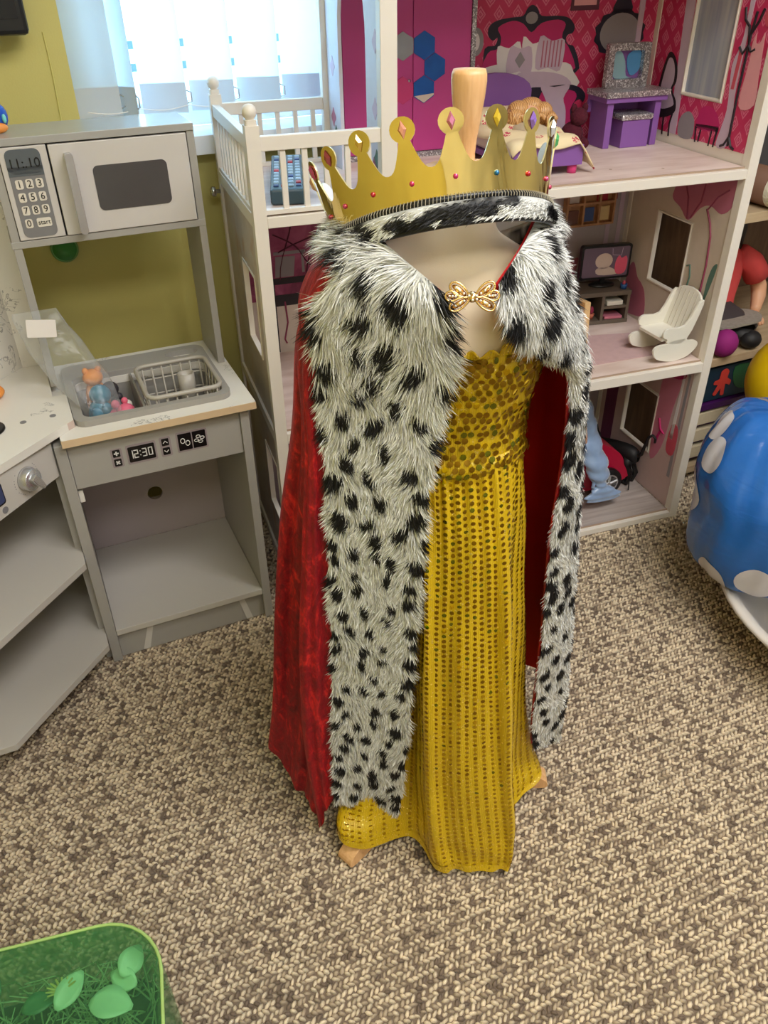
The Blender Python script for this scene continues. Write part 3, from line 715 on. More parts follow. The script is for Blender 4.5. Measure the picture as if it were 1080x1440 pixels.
for (a, b, c, d_) in ((.125, .250, .945, 1.165), (.135, .257, .540, .697), (.132, .259, .124, .28)):
    part('window_liner', MB().prism([[(a - .003, c - .003), (b + .003, c - .003), (b + .003, d_ + .003), (a - .003, d_ + .003)], [(a, c), (a, d_), (b, d_), (b, c)]], 'x', x1 - .0035, x1 - .0012).prism([[(a - .0005, c - .0005), (b + .0005, c - .0005), (b + .0005, d_ + .0005), (a - .0005, d_ + .0005)], [(a + .001, c + .001), (a + .001, d_ - .001), (b - .001, d_ - .001), (b - .001, c + .001)]], 'x', x1 - .0012, x1 + .007), m_trim, rwall)
m_pane, t_ = mnodes('blue_grey_daylight_tint', .25)
t_.l.new(t_.ramp(t_.noise(5, t_.coord('Object', (1, 9, .6)), 3, .5), [(.3, C(132, 142, 168)), (.7, C(178, 180, 184))]), t_.p.inputs['Base Color'])
part('daylight_tint_pane', MB().box(x1 + .003, x1 + .0045, .1262, .2488, .9462, 1.164), m_pane, rwall, label='added blue grey pane tinted like daylight')  # opaque sheet added in the opening; bluish daylight is put into its colour
rprint('column_print', [(.298, 1.234), (.264, 1.234), (.25, .862), (.275, .862)], m_lilac, 1)
rprint('curtain_print', smoothpoly([(.111, 1.008), (.095, 1.06), (.098, 1.2), (.082, 1.2), (.086, .984), (.08, .928), (.076, .87), (.112, .864), (.1, .93)]), m_lilac, 1)
ch = rprint('chair_print', smoothpoly([(.340, .915), (.338, .95), (.33, .99), (.318, 1.014), (.30, 1.01), (.283, .99), (.278, .962), (.287, .945), (.268, .925), (.268, .902), (.31, .888), (.338, .895)]), m_blk, 2, 'black oval backed chair print')
rprint('chair_seat_print', smoothpoly([(.330, .925), (.329, .95), (.322, .985), (.315, 1.003), (.302, 1.002), (.29, .985), (.287, .962), (.293, .945), (.277, .925), (.277, .915), (.31, .905), (.33, .91)]), m_lilac, 3)
for pts_ in ([(.335, .9), (.34, .855), (.345, .855), (.34, .9)], [(.30, .89), (.296, .855), (.301, .855), (.305, .89)], [(.27, .9), (.275, .88), (.272, .855), (.277, .855), (.28, .88), (.275, .9)]): rprint('chair_leg_print', pts_, m_blk, 2)
rprint('cake_box_print', smoothpoly([(.244, .895), (.22, .912), (.201, .905), (.192, .888), (.196, .862), (.24, .862)]), m_greyp, 1)
rprint('seat_print', smoothpoly([(.179, .922), (.155, .93), (.13, .922), (.112, .897), (.14, .885), (.184, .888)]), m_mag, 2, 'magenta chair print')
for pts_ in ([(.183, .888), (.178, .858), (.182, .858), (.188, .888)], [(.165, .886), (.168, .86), (.172, .86), (.17, .886)], [(.13, .89), (.133, .858), (.137, .858), (.135, .89)], [(.113, .895), (.118, .858), (.122, .858), (.119, .895)], [(.186, .893), (.186, .885), (.113, .888), (.113, .898)]): rprint('chair_leg_print', pts_, m_blk, 2)
hs = MB()
for pts_ in ([(.070, 1.10), (.075, 1.06), (.077, .962), (.0755, .868)], [(.104, 1.105), (.098, 1.085), (.083, 1.075), (.076, 1.05)], [(.052, 1.105), (.06, 1.085), (.074, 1.065)], [(.098, .864), (.088, .868), (.0765, .885)], [(.056, .864), (.066, .868), (.0765, .885)], [(.1, 1.04), (.088, 1.03), (.076, 1.045)], [(.055, 1.04), (.066, 1.035), (.076, 1.045)]):
    hs.tube([(x1 - .001, a, b) for a, b in pts_], .0028, 5)
part('hat_stand_print', hs, m_blk, rwall, label='black hat stand print')
rprint('dress_print', smoothpoly([(.060, 1.066), (.056, 1.05), (.045, 1.052), (.038, 1.068), (.034, 1.04), (.03, 1.0), (.026, .948), (.068, .942), (.064, 1.02), (.066, 1.045)]), m_pinkp, 3, 'pale pink dress print')
rprint('hat_print', smoothpoly([(.048, 1.1), (.026, 1.11), (.024, 1.085), (.04, 1.078)]), m_rose, 2)
rprint('scarf_print', [(.098, 1.035), (.088, 1.03), (.092, .968), (.101, .968)], m_rose, 2)
# middle room right wall prints
rprint('wall_print', [(DP, .4287), (.375, .4287), (.375, .819), (DP, .819)], m_bw2r, 0, 'pale beige wall print', [[(.129, .534), (.263, .534), (.263, .703), (.129, .703)]])
rprint('petal_print', smoothpoly([(.218, .752), (.2, .785), (.15, .81), (.09, .815), (.024, .812), (.022, .764), (.05, .74), (.089, .748), (.12, .735), (.152, .703), (.185, .722), (.216, .734)]), m_petal, 1, 'large pink flower print')
for pts_ in ([(.155, .705), (.165, .75), (.19, .79)], [(.145, .71), (.12, .75), (.115, .79)], [(.093, .74), (.07, .77), (.04, .79)]):
    part('petal_vein', MB().tube([(x1 - .0012, a, b) for a, b in pts_], .002, 5), m_stemp, rwall)
part('stem_print', MB().tube([(x1 - .0012, a, b) for a, b in ((.096, .74), (.078, .715), (.068, .69), (.062, .63), (.064, .56), (.075, .5))], .0026, 5), m_stemp, rwall)
rprint('leaf_print', smoothpoly([(.048, .55), (.034, .60), (.028, .64), (.042, .63), (.05, .59)]), m_leafp, 1)
part('leaf_print', MB().tube([(x1 - .0012, a, b) for a, b in ((.115, .55), (.108, .59), (.115, .615), (.125, .61))], .002, 5), m_leafp, rwall)
rprint('petal_print', smoothpoly([(.33, .44), (.345, .52), (.325, .56), (.30, .53), (.28, .52), (.26, .5), (.25, .45), (.29, .435)]), m_petal, 1)
# bottom room right wall prints
rprint('wall_print', [(DP, .0187), (.375, .0187), (.375, .4033), (DP, .4033)], flatmat('striped_pink_wall_print', (198, 172, 170)), 0, 'pink striped wall print', [[(.126, .118), (.265, .118), (.265, .286), (.126, .286)]])
rprint('dress_print', smoothpoly([(.126, .36), (.062, .36), (.07, .28), (.085, .16), (.124, .12)]), flatmat('pink_dress_ink', (202, 122, 146)), 1, 'pink dress print')
rprint('stripe_print', [(.062, .2), (.05, .2), (.05, .38), (.056, .38)], m_wpr, 2); rprint('stripe_print', [(.043, .1), (.032, .1), (.032, .38), (.04, .38)], m_greyp, 1)
rprint('bag_print', smoothpoly([(.066, .165), (.036, .165), (.036, .235), (.062, .235)]), m_rose, 2, 'red shopping bag print')
rprint('hat_print', smoothpoly([(.13, .395), (.06, .39), (.05, .365), (.1, .35)]), m_mag, 2)
part('bow_print', MB().tube([(x1 - .0014, a, b) for a, b in ((.112, .23), (.1, .205), (.085, .2), (.1, .197), (.108, .17))], .0035, 5), m_mag, rwall)
rprint('pink_panel_print', [(.30, .0187), (.3, .4), (.35, .4), (.35, .0187)], flatmat('plum_print', (104, 40, 76)), 1)
# partition with arched doorway
arch = [(.115, .8410)] + [(.20 - .085 * math.cos(a), 1.08 + .115 * math.sin(a)) for a in np.linspace(0, PI, 15)] + [(.285, .8410)]
m_part = flatmat('pale_lilac_facade_print', (214, 214, 228))
part('partition', MB().prism([(DP, .8406), (arch[0][0], .8406)] + arch[1:-1] + [(arch[-1][0], .8406), (DD - DP, .8406), (DD - DP, 1.235), (DP, 1.235)], 'x', .236, .243), m_part, label='pale partition with arched doorway')
for y, z, m in ((.075, .885, m_petal), (.06, .9, m_leafp), (.32, .90, m_leafp), (.335, .93, m_petal), (.065, .98, m_lilac), (.33, 1.02, m_lilac), (.06, 1.08, m_lilac)):
    part('flower_print', MB().prism(smoothpoly([(y + r * math.cos(a), z + 1.3 * r * math.sin(a)) for a, r in zip(np.linspace(0, 2 * PI, 9)[:-1], (.016, .01, .014, .011, .017, .009, .013, .011))]), 'x', .2354, .2359), m)
# balcony railings
def rail(name, ends, axis):
    o = thing  # (parts only)
    return o
for y in (.003, DD - .0165):
    r = part('balcony_rail', MB().box(DP, .225, y, y + .0135, .9395, .9615), m_trim, bevel=.001)
    part('base_rail', MB().box(DP, .225, y, y + .0135, .841, .848), m_trim, r)
    for i in range(5):
        x = DP + .036 + i * .0365
        part('baluster', MB().box(x - .0045, x + .0045, y + .003, y + .0105, .848, .9395), m_trim, r)
r = part('balcony_rail', MB().box(.002, .016, DP, DD - DP, .9395, .9615), m_trim, bevel=.001)
part('base_rail', MB().box(.002, .016, DP, DD - DP, .841, .848), m_trim, r)
for i in range(9):
    y = .058 + i * .0345
    part('baluster', MB().box(.005, .013, y - .0045, y + .0045, .848, .9395), m_trim, r)
part('door_knob', MB().lathe([(.004, 0), (.004, -.008), (.010, -.010), (.011, -.016), (.007, -.021), (0, -.022)], 16, (0, DD - .012, .80), 'x'), m_chrome, smooth=True, label='chrome knob on the back corner post')
part('floor_mark', MB().lathe([(.003, .8405), (.003, .8408), (0, .8408)], 10, (.73, .09, 0)).lathe([(.003, .8405), (.003, .8408), (0, .8408)], 10, (.83, .06, 0)), m_worn)
# prints on the back of the top room
def bprint(nm, pts_, m, z=0, lab=None): return part(nm, MB().prism(pts_, 'y', yb - .0006 - z * .0004, yb - .0001 - z * .0004), m, None, label=lab)
bprint('headboard_print', smoothpoly([(.578, .985), (.580, 1.031), (.603, 1.036), (.608, 1.05), (.597, 1.045), (.586, 1.056), (.589, 1.072), (.607, 1.081), (.638, 1.085), (.663, 1.087), (.672, 1.1), (.683, 1.106), (.695, 1.1), (.706, 1.086), (.745, 1.085), (.771, 1.08), (.786, 1.065), (.783, 1.053), (.772, 1.05), (.768, 1.042), (.774, 1.032), (.792, 1.023), (.792, .97), (.578, .97)], 3), m_navy, 0, 'navy scrolled headboard print')
bprint('headboard_fill_print', smoothpoly([(.588, .975), (.587, 1.022), (.611, 1.03), (.616, 1.05), (.608, 1.068), (.639, 1.079), (.665, 1.073), (.685, 1.057), (.707, 1.073), (.745, 1.078), (.764, 1.069), (.758, 1.046), (.782, 1.018), (.783, .975)], 3), m_mag, 1)
bprint('finial_print', circ(.683, 1.083, .014, .011, 16), m_greyp, 2)
bprint('sheet_print', smoothpoly([(.585, .997), (.685, 1.0), (.773, .998), (.794, .979), (.806, .95), (.689, .945), (.585, .95)], 3), m_wpr, 2)
bprint('pillow_print', smoothpoly([(.609, 1.034), (.635, 1.03), (.660, 1.041), (.666, .986), (.616, .99)], 3), m_wpr, 3)
bprint('pillow_print', smoothpoly([(.667, 1.05), (.69, 1.036), (.713, 1.038), (.714, .99), (.672, .998)], 3), m_wpr, 3)
bprint('pillow_print', smoothpoly([(.638, 1.032), (.662, 1.028), (.687, 1.03), (.690, .98), (.662, .986), (.632, .984)], 3), m_lilac, 4)
bprint('pillow_motif_print', [(.662, 1.023), (.674, 1.007), (.662, .992), (.650, 1.007)], m_greyp, 5)
bprint('pillow_print', smoothpoly([(.706, 1.049), (.735, 1.04), (.765, 1.04), (.760, .984), (.73, .99), (.700, .99)], 3), m_lilac, 4)
for i in range(6):
    bprint('pillow_stripe', [(.7115 + i * .0085, .991), (.7145 + i * .0085, .991), (.7165 + i * .0085, 1.041), (.7135 + i * .0085, 1.041)], m_petal, 5)
bprint('blanket_print', smoothpoly([(.65, .975), (.7, .984), (.765, .975), (.795, .95), (.79, .9), (.65, .9)], 3), m_lilac, 3)
bprint('footboard_print', smoothpoly([(.690, .945), (.72, .953), (.795, .954), (.828, .936), (.826, .918), (.815, .925), (.80, .91), (.802, .86), (.70, .86)], 3), m_navy, 4)
bprint('footboard_fill_print', smoothpoly([(.72, .943), (.79, .944), (.808, .93), (.795, .905), (.795, .862), (.71, .862)], 3), m_mag, 5)
bprint('throw_print', smoothpoly([(.716, .956), (.75, .952), (.788, .954), (.775, .929), (.784, .903), (.783, .862), (.752, .868), (.735, .921)], 3), m_lilac, 6)
bprint('oval_frame_print', circ(.5585, 1.044, .018, .026), m_greyp, 1); bprint('oval_frame_inner', circ(.5585, 1.044, .009, .016), m_wpr, 2)
bprint('mirror_frame_print', smoothpoly([(.898 + (.064 if i % 2 else .058) * math.cos(a), 1.048 + (.048 if i % 2 else .043) * math.sin(a)) for i, a in enumerate(np.linspace(0, 2 * PI, 25)[:-1])], 2), m_navy, 1)
bprint('mirror_crest_print', smoothpoly([(.875, 1.088), (.885, 1.115), (.898, 1.122), (.911, 1.115), (.921, 1.088)], 3), m_navy, 1)
bprint('mirror_glass_print', circ(.898, 1.048, .049, .038), m_greyp, 2, 'grey oval mirror print')
bprint('picture_frame_print', [(.772, 1.16), (.839, 1.16), (.839, 1.093), (.772, 1.093)], flatmat('dark_plum_frame', (90, 40, 60)), 1); bprint('picture_print', [(.779, 1.155), (.832, 1.155), (.832, 1.102), (.779, 1.102)], m_pinkp, 2)
part('corner_strip', MB().box(.938, .951, yb - .003, yb, .8406, 1.235), m_lilac, bevel=.0008)
part('flower_print', MB().prism(smoothpoly([(.72, .50), (.75, .605), (.79, .56), (.815, .61), (.835, .56), (.865, .565), (.845, .49), (.8, .47)], 3), 'y', yb - .0012, yb - .0006), m_petal, b2, label='pink flower print')
part('stem_print', MB().tube([(.79, yb - .001, .48), (.83, yb - .001, .50), (.855, yb - .001, .53)], .002, 5), m_stemp, b2)
for x in (.93, .962): part('column_print', MB().box(x, x + .012, yb - .0012, yb - .0006, .4287, .819), m_lilac, b2)
part('stem_print', MB().tube([(.944, yb - .001, .82), (.948, yb - .001, .74), (.95, yb - .001, .7)], .003, 5), m_stemp, b2)

# ---- things in the doll house
wd = thing('toy_wardrobe', 'magenta toy wardrobe with mirrored hexagons against the pink wall', 'wardrobe', FD, (.41, .36, .8405))
m_ward = mat('satin_magenta_board', (188, 62, 134), .35, vary=.05, vscale=5)
MB().box(.262, .540, .352, .3835, .8407, 1.232).build('carcass', m_ward, wd)
for a, b in ((.262, .4075), (.409, .532)): MB().box(a, b, .348, .3515, .852, 1.23).build('door', m_ward, wd, bevel=.0008)
MB().box(.533, .542, .345, .3515, .8409, 1.231).build('glitter_strip', m_glit, wd); MB().box(.262, .532, .345, .3515, .8409, .851).build('glitter_strip', m_glit, wd)
MB().lathe([(.003, 0), (.003, -.003), (0, -.004)], 10, (.4, .348, .985), 'y').build('door_knob', m_chrome, wd, True)
m_hexb = mat('mirror_blue_reflection_paint', (28, 88, 170), .12, .3, vary=.3, vscale=40); m_hexg = mat('mirror_grey_reflection_paint', (150, 150, 156), .15, .5, vary=.2, vscale=30); m_hexp = mat('mirror_rose_reflection_paint', (206, 64, 122), .2, .3); m_hexc = mat('mirror_cream_reflection_paint', (214, 198, 184), .25, .2)  # mirror plates: what they reflect of the room is painted as their colour
hx = [(.4315, 1.046, m_hexb), (.4545, 1.007, m_hexb), (.4315, .968, m_hexb), (.386, 1.046, m_hexg), (.386, .968, m_hexp)]
for x, z, m in hx:
    o = MB().prism(circ(x, z, .0255, .0255, 6, PI / 2), 'y', .3462, .348).build('hexagon_mirror', m, wd)
    if z < 1 and m is m_hexb: MB().prism([(x - .0215, z - .011), (x, z - .0245), (x + .0215, z - .011), (x + .0215, z - .008), (x - .0215, z - .0115)], 'y', .3457, .3462).build('cream_reflection', m_hexc, o)
for x, z in ((.512, .905), (.505, .885), (.519, .885)): MB().prism(circ(x, z, .007, .011, 14), 'y', .3474, .348).build('flower_sticker', m_pinkp, wd)
# bed
bd = thing('toy_bed', 'purple toy bed with cream floral bedding', 'bed', FD @ Matrix.Translation((.014, -.024, 0)), (.57, .23, .8405))
m_cream2, t_ = mnodes('cream_floral_cotton', .8)
v_ = t_.new('ShaderNodeTexVoronoi'); v_.inputs['Scale'].default_value = 34; t_.l.new(t_.coord(), v_.inputs['Vector'])
t_.l.new(t_.mix(t_.math('MULTIPLY', t_.math('LESS_THAN', v_.outputs['Distance'], .26), t_.math('GREATER_THAN', t_.noise(240), .5)), C(232, 212, 172), C(196, 70, 90)), t_.p.inputs['Base Color'])
MB().box(.498, .645, .105, .118, .857, .893).build('footboard', m_purple, bd, bevel=.001)
MB().box(.498, .645, .118, .36, .858, .868).build('base_board', m_purple, bd)
hbp = [(.488, .858), (.655, .858), (.655, .955)] + [(.5715 + .0835 * math.cos(a), .955 + .037 * math.sin(a)) for a in np.linspace(.1, PI - .1, 11)] + [(.488, .955)]
MB().prism(hbp, 'y', .355, .366).build('headboard', m_purple, bd, bevel=.001)
m_leg = mat('pink_peg', (214, 62, 130), .4)
for x in (.512, .632):
    for y in (.12, .35): MB().lathe([(.009, .8407), (.0095, .85), (.009, .858)], 14, (x, y, 0)).build('leg', m_leg, bd, True)
MB().box(.504, .640, .120, .352, .868, .897).build('mattress', mat('white_cotton', (226, 218, 206), .8), bd, bevel=.006)
MB().box(.512, .632, .285, .350, .897, .925, Matrix.Translation((.572, .315, .91)) @ Matrix.Rotation(.35, 4, 'X') @ Matrix.Translation((-.572, -.315, -.91))).build('pillow', m_cream2, bd, bevel=.01, smooth=True)
pts = []
for j in range(15):
    y = .098 + .2 * j / 14
    for i in range(17):
        u = i / 16; x = .492 + .172 * u; z = .9045 + .004 * math.sin(9 * u + j) + .002 * math.sin(j * 1.3)
        if u > .82: z -= (u - .82) * (.26 if j < 9 else .15); x += (u - .82) * .02
        if u < .1: z -= (.1 - u) * .12
        if j < 2: z -= (2 - j) * .006
        pts.append((x, y, z))
bk = MB().grid(pts, 17, 15).build('blanket', m_cream2, bd, True)
so = bk.modifiers.new('s', 'SOLIDIFY'); so.thickness = .003; so.offset = 1
# doll in the bed: only her blonde curls show
dl = thing('doll', 'doll asleep in the toy bed with curly blonde hair showing', 'doll', FD @ Matrix.Translation((.014, -.024, 0)), (.60, .27, .9))
MB().ell((.605, .262, .925), (.02, .022, .02), 16, 10).build('head', mat('doll_skin', (226, 172, 142), .5), dl, True)
m_hair, t_ = mnodes('blonde_doll_hair', .35)
wv = t_.new('ShaderNodeTexWave'); wv.inputs['Scale'].default_value = 90; wv.inputs['Distortion'].default_value = 6; t_.l.new(t_.coord(), wv.inputs['Vector'])
t_.l.new(t_.mix(wv.outputs['Fac'], C(168, 116, 66), C(226, 178, 120)), t_.p.inputs['Base Color']); t_.bump(wv.outputs['Fac'], .5, .001)
hr = MB()
for c, r in (((.583, .268, .932), (.024, .022, .02)), ((.612, .272, .938), (.026, .022, .018)), ((.634, .258, .926), (.02, .02, .022)), ((.570, .255, .922), (.018, .018, .018)), ((.6, .243, .922), (.02, .014, .014)), ((.642, .238, .915), (.012, .014, .018))): hr.ell(c, r, 14, 9)
hr.build('hair', m_hair, dl, True)
for i, (x, y) in enumerate(((.575, .238), (.595, .232), (.617, .234), (.637, .226))):
    MB().tube([(x + .009 * math.cos(a * 1.0), y + .003 * math.sin(a), .918 + .009 * math.sin(a)) for a in np.linspace(0, 4.6, 12)], [.006 * (1 - .05 * k) for k in range(12)], 7).build('curl', m_hair, dl, True)
MB().ell((.583, .2, .902), (.035, .075, .016), 16, 10).build('body', mat('doll_dress_cotton', (206, 190, 160), .8), dl, True)
# dressing table, stool
vt = thing('toy_dressing_table', 'purple toy dressing table with silver glitter mirror', 'table', FD @ Matrix.Translation((.056, 0, 0)) @ Matrix.Diagonal((.93, 1, 1, 1)), (.89, .31, .8405))
MB().box(.812, .972, .262, .34, .930, .9405).build('table_top', m_purple, vt, bevel=.001)
MB().box(.809, .975, .258, .342, .9405, .951).build('glitter_band', m_glit, vt)
for a in (.820, .946):
    MB().box(a, a + .016, .268, .334, .8407, .930).build('leg', m_purple, vt, bevel=.001)
MB().box(.812, .972, .334, .34, .905, .930).build('back_rail', m_purple, vt)
mr = MB().prism([rrect(.840, .950, .951, 1.035, .004), list(reversed(rrect(.856, .934, .967, 1.021, .006)))], 'y', .318, .332).build('mirror_frame', m_glit, vt)
MB().box(.8545, .9355, .3325, .336, .9655, 1.0225).build('mirror_back', m_purple, mr)
MB().prism(smoothpoly([(.858, 1.018), (.878, 1.02), (.893, 1.0), (.9, .972), (.918, .969), (.87, .968), (.862, .99)], 3), 'y', .3305, .3322).build('mirror_sticker', mat('pale_aqua_foil', (160, 200, 216), .2, .3), mr)
MB().prism(smoothpoly([(.898, 1.01), (.915, 1.02), (.933, 1.016), (.934, .985), (.915, .972), (.902, .985)], 3), 'y', .3305, .3322).build('mirror_sticker', mat('sky_blue_foil', (96, 164, 226), .2, .3), mr)
sl = thing('toy_stool', 'small purple toy stool with silver glitter seat under the dressing table', 'stool', FD @ Matrix.Translation((.056, 0, 0)) @ Matrix.Diagonal((.93, 1, 1, 1)), (.895, .3, .8405))
MB().box(.862, .935, .262, .322, .8407, .895).build('box', m_purple, sl, bevel=.001)
MB().box(.856, .940, .258, .326, .895, .907).build('seat', m_glit, sl, bevel=.004)
# maroon plush
m_mar = mat('maroon_plush', (78, 14, 34), .95, vary=.3, vscale=90, bump=.8, bscale=300)
mp = thing('plush_toy', 'small maroon plush animal sitting beside the toy bed', 'plush toy', FD, (.755, .3, .8405))
MB().ell((.757, .3, .868), (.025, .024, .027), 14, 9).build('body', m_mar, mp, True); MB().ell((.765, .29, .905), (.019, .018, .018), 14, 9).build('head', m_mar, mp, True)
for x in (.735, .778): MB().ell((x, .285, .853), (.012, .018, .0115), 10, 7).build('leg', m_mar, mp, True)
for x in (.752, .779): MB().ell((x, .292, .922), (.007, .005, .009), 10, 7).build('ear', m_mar, mp, True)
MB().ell((.745, .268, .850), (.011, .007, .008), 10, 7).build('paw', m_greyp, mp, True)
# remote control on the balcony
rc = thing('remote_control', 'dark teal remote control with many buttons lying on the balcony', 'remote control', FD, (.1, .18, .8405), rz=0)
m_rc = mat('dark_teal_plastic', (62, 84, 94), .4, vary=.05); m_rb = mat('pale_blue_button', (160, 186, 206), .4, vary=.1); m_rr = mat('red_button', (190, 60, 70), .4); m_rdk = mat('slate_button', (60, 84, 140), .4)
Mr = Matrix.Translation((0, 0, .001)) @ Matrix.Rotation(-.22, 4, 'Z')
MB().prism([(-.13, 0), (.12, 0), (.13, .02), (.12, .034), (-.13, .026)], 'x', -.03, .03, Mr).build('casing', m_rc, rc, bevel=.004)
for r in range(11):
    for c_ in range(4):
        y = -.108 + r * .0205; x = -.0195 + c_ * .013; z = .0335 if y > .1 else .026 + (.034 - .026) * (y + .13) / .25
        MB().box(x - .0045, x + .0045, y - .006, y + .006, z - .002, z + .0025, Mr).build('button', m_rr if (r, c_) in ((0, 1), (1, 3), (5, 0), (8, 2)) else m_rdk if (r + c_ * 3) % 9 == 0 else m_rb, rc, bevel=.001)
# mat, tv stand, tv, wall tray, chair, wooden block in the middle room
tag(MB().prism([(.55, .065), (.925, .072), (.93, .20), (.55, .27)], 'z', .4288, .4306).build('floor_mat', mat('dusty_pink_felt', (196, 164, 164), .95, vary=.1, vscale=60, bump=.4, bscale=600), F=FD), 'dusty pink felt mat on the middle floor of the doll house', 'mat')
ts = thing('toy_television_stand', 'olive grey toy television stand with open shelves', 'cabinet', FD, (.885, .315, .4288))
m_oliv = mat('olive_grey_board', (104, 92, 80), .5)
Mt = Matrix.Translation((.893, .318, .4288)) @ Matrix.Rotation(-.12, 4, 'Z') @ Matrix.Scale(1.22, 4)
for z0, z1 in ((.0, .008), (.058, .067)): MB().box(-.055, .055, -.035, .035, z0, z1, Mt).build('shelf', m_oliv, ts, bevel=.0008)
MB().box(-.001, .050, -.033, .03, .031, .036, Mt).build('shelf', m_oliv, ts)
for x in (-.054, -.006, .048): MB().box(x, x + .006, -.034, .034, .008, .058, Mt).build('upright', m_oliv, ts)
MB().box(-.054, .054, .03, .034, .008, .058, Mt).build('back_panel', mat('teal_dark_board', (44, 56, 60), .6), ts)
def small(nm, lab, cat, F, base, mb, m, **k): return tag(mb.build(nm, m, F=F, **k), lab, cat)
small('toy_console', 'white toy player box on the upper shelf of the toy stand', 'toy', FD, 0, MB().box(.008, .042, -.03, .0, .0362, .045, Mt), m_white2, bevel=.001)
small('toy_book', 'flat pink toy book on the lower shelf of the toy stand', 'book', FD, 0, MB().box(.006, .044, -.031, .0, .0082, .0135, Mt), mat('pink_book_cover', (206, 120, 140), .5), bevel=.0008)
pc = thing('toy_plant_pot', 'tiny pink plant in an orange pot on the toy stand', 'plant', FD, tuple(Mt @ Vector((-.02, -.02, .0082))), rz=0)
MB().lathe([(.006, 0), (.0085, .014), (.007, .014), (0, .012)], 12).build('pot', mat('terracotta_paint', (196, 108, 84), .6), pc, True)
MB().ell((0, 0, .022), (.006, .006, .010), 10, 7).build('foliage', mat('crimson_paint', (150, 36, 70), .6), pc, True)
for i, c in enumerate(((150, 60, 40), (40, 90, 84), (170, 120, 40))):
    small('toy_book', ('rust', 'teal', 'ochre')[i] + ' toy book upright in the left bay of the toy stand', 'book', FD, 0, MB().box(-.047 + i * .0055, -.0425 + i * .0055, -.028, .0, .0082, .038 - .003 * i, Mt), mat('toy_book_cover', c, .6))
tt = thing('toy_television', 'black framed toy television with a picture of pink and cream shapes', 'television', FD, (.903, .322, .5106))
Mv = Matrix.Translation((.903, .325, .5106)) @ Matrix.Rotation(-.12, 4, 'Z') @ Matrix.Scale(1.12, 4)
MB().lathe([(.03, 0), (.03, .003), (.022, .0065), (0, .007)], 24, M=Mv @ Matrix.Diagonal((1, .6, 1, 1))).build('base', m_black, tt, True)
MB().box(-.005, .005, -.003, .003, .006, .02, Mv).build('neck', m_black, tt)
sc_ = MB().prism(rrect(-.058, .058, .016, .090, .006), 'y', -.006, .006, Mv).build('casing', m_black, tt, bevel=.001)
MB().prism(rrect(-.053, .053, .021, .085, .004), 'y', -.0066, -.0059, Mv).build('screen', flatmat('mauve_screen_print', (112, 92, 112)), sc_)
MB().prism(circ(-.005, .056, .02, .017, 20), 'y', -.0072, -.0066, Mv).build('cream_shape_print', flatmat('cream_ink', (214, 190, 180)), sc_)
MB().prism(smoothpoly([(-.02, .04), (.01, .042), (.03, .026), (-.015, .026)], 3), 'y', -.0072, -.0066, Mv).build('cream_shape_print', flatmat('cream_ink', (214, 190, 180)), sc_)
MB().prism(smoothpoly([(.024, .058), (.03, .066), (.036, .06), (.046, .064), (.05, .05), (.046, .028), (.028, .026), (.022, .04)], 3), 'y', -.0074, -.0066, Mv).build('pink_shape_print', flatmat('coral_ink', (226, 90, 120)), sc_)
MB().tube([tuple(Mv @ Vector(p)) for p in ((.012, -.0068, .082), (.014, -.0068, .068), (.034, -.0068, .066), (.036, -.0068, .082))], .0008, 5).build('frame_shape_print', m_lilac, sc_)
cpot = thing('toy_cup', 'tiny blue toy cup on the right end of the toy stand', 'cup', FD, tuple(Mt @ Vector((.042, -.022, .0672))), rz=0)
MB().lathe([(.0075, 0), (.0085, .012), (.007, .012), (.006, .003), (0, .003)], 14).build('cup', mat('blue_paint', (40, 84, 140), .4), cpot, True); MB().ell((0, 0, .014), (.004, .004, .006), 8, 6).build('filling', m_rose, cpot, True)
tr_ = thing('wooden_wall_tray', 'small wooden compartment tray hanging on the doll house back wall', 'tray', FD, (.87, .37, .645))
m_tray = wood('tray_wood', (150, 104, 70), (188, 140, 98), .5, (20, 20, 20))
MB().box(.806, .938, .378, .3842, .647, .80).build('back_panel', m_tray, tr_)
for z in (.647, .697, .747, .795): MB().box(.806, .938, .365, .378, z, z + .005).build('slat', m_tray, tr_)
for x in (.806, .85, .893, .933): MB().box(x, x + .005, .3652, .378, .652, .795).build('upright', m_tray, tr_)
for x, z, c in ((.872, .672, (60, 84, 140)), (.83, .668, (110, 70, 60)), (.828, .715, (214, 204, 200)), (.905, .715, (176, 40, 60)), (.914, .672, (216, 186, 130))):
    MB().box(x - .014, x + .014, .374, .378, z - .016, z + .016).build('compartment_print', flatmat('tray_print', c), tr_)
rch = thing('toy_rocking_chair', 'white wooden toy rocking chair on the middle floor of the doll house', 'chair', FD, (.922, .075, .4288), rz=3.2)
# local: +x forward (faces), y sideways
m_chw = mat('white_toy_lacquer', (232, 228, 216), .35, vary=.02)
rocker = [(.062, .030), (.05, .012), (.02, .002), (-.005, 0), (-.035, .006), (-.055, .022), (-.058, .034), (-.048, .042), (-.03, .044), (-.02, .05), (.02, .05), (.03, .044), (.045, .044), (.058, .040)]
arm = [(-.022, .046), (-.052, .125), (-.04, .13), (-.012, .082), (.03, .082), (.042, .074), (.042, .062), (.03, .055), (.026, .046)]
for y in (-.047, .041):
    MB().prism(smoothpoly(rocker, 3), 'y', y, y + .006).build('rocker', m_chw, rch, bevel=.0008)
    MB().prism(smoothpoly(arm, 3), 'y', y, y + .006).build('arm', m_chw, rch, bevel=.0008)
MB().box(-.03, .04, -.041, .041, .050, .057).build('seat', m_chw, rch, bevel=.001)
Mb = Matrix.Translation((-.025, 0, .055)) @ Matrix.Rotation(-.27, 4, 'Y')
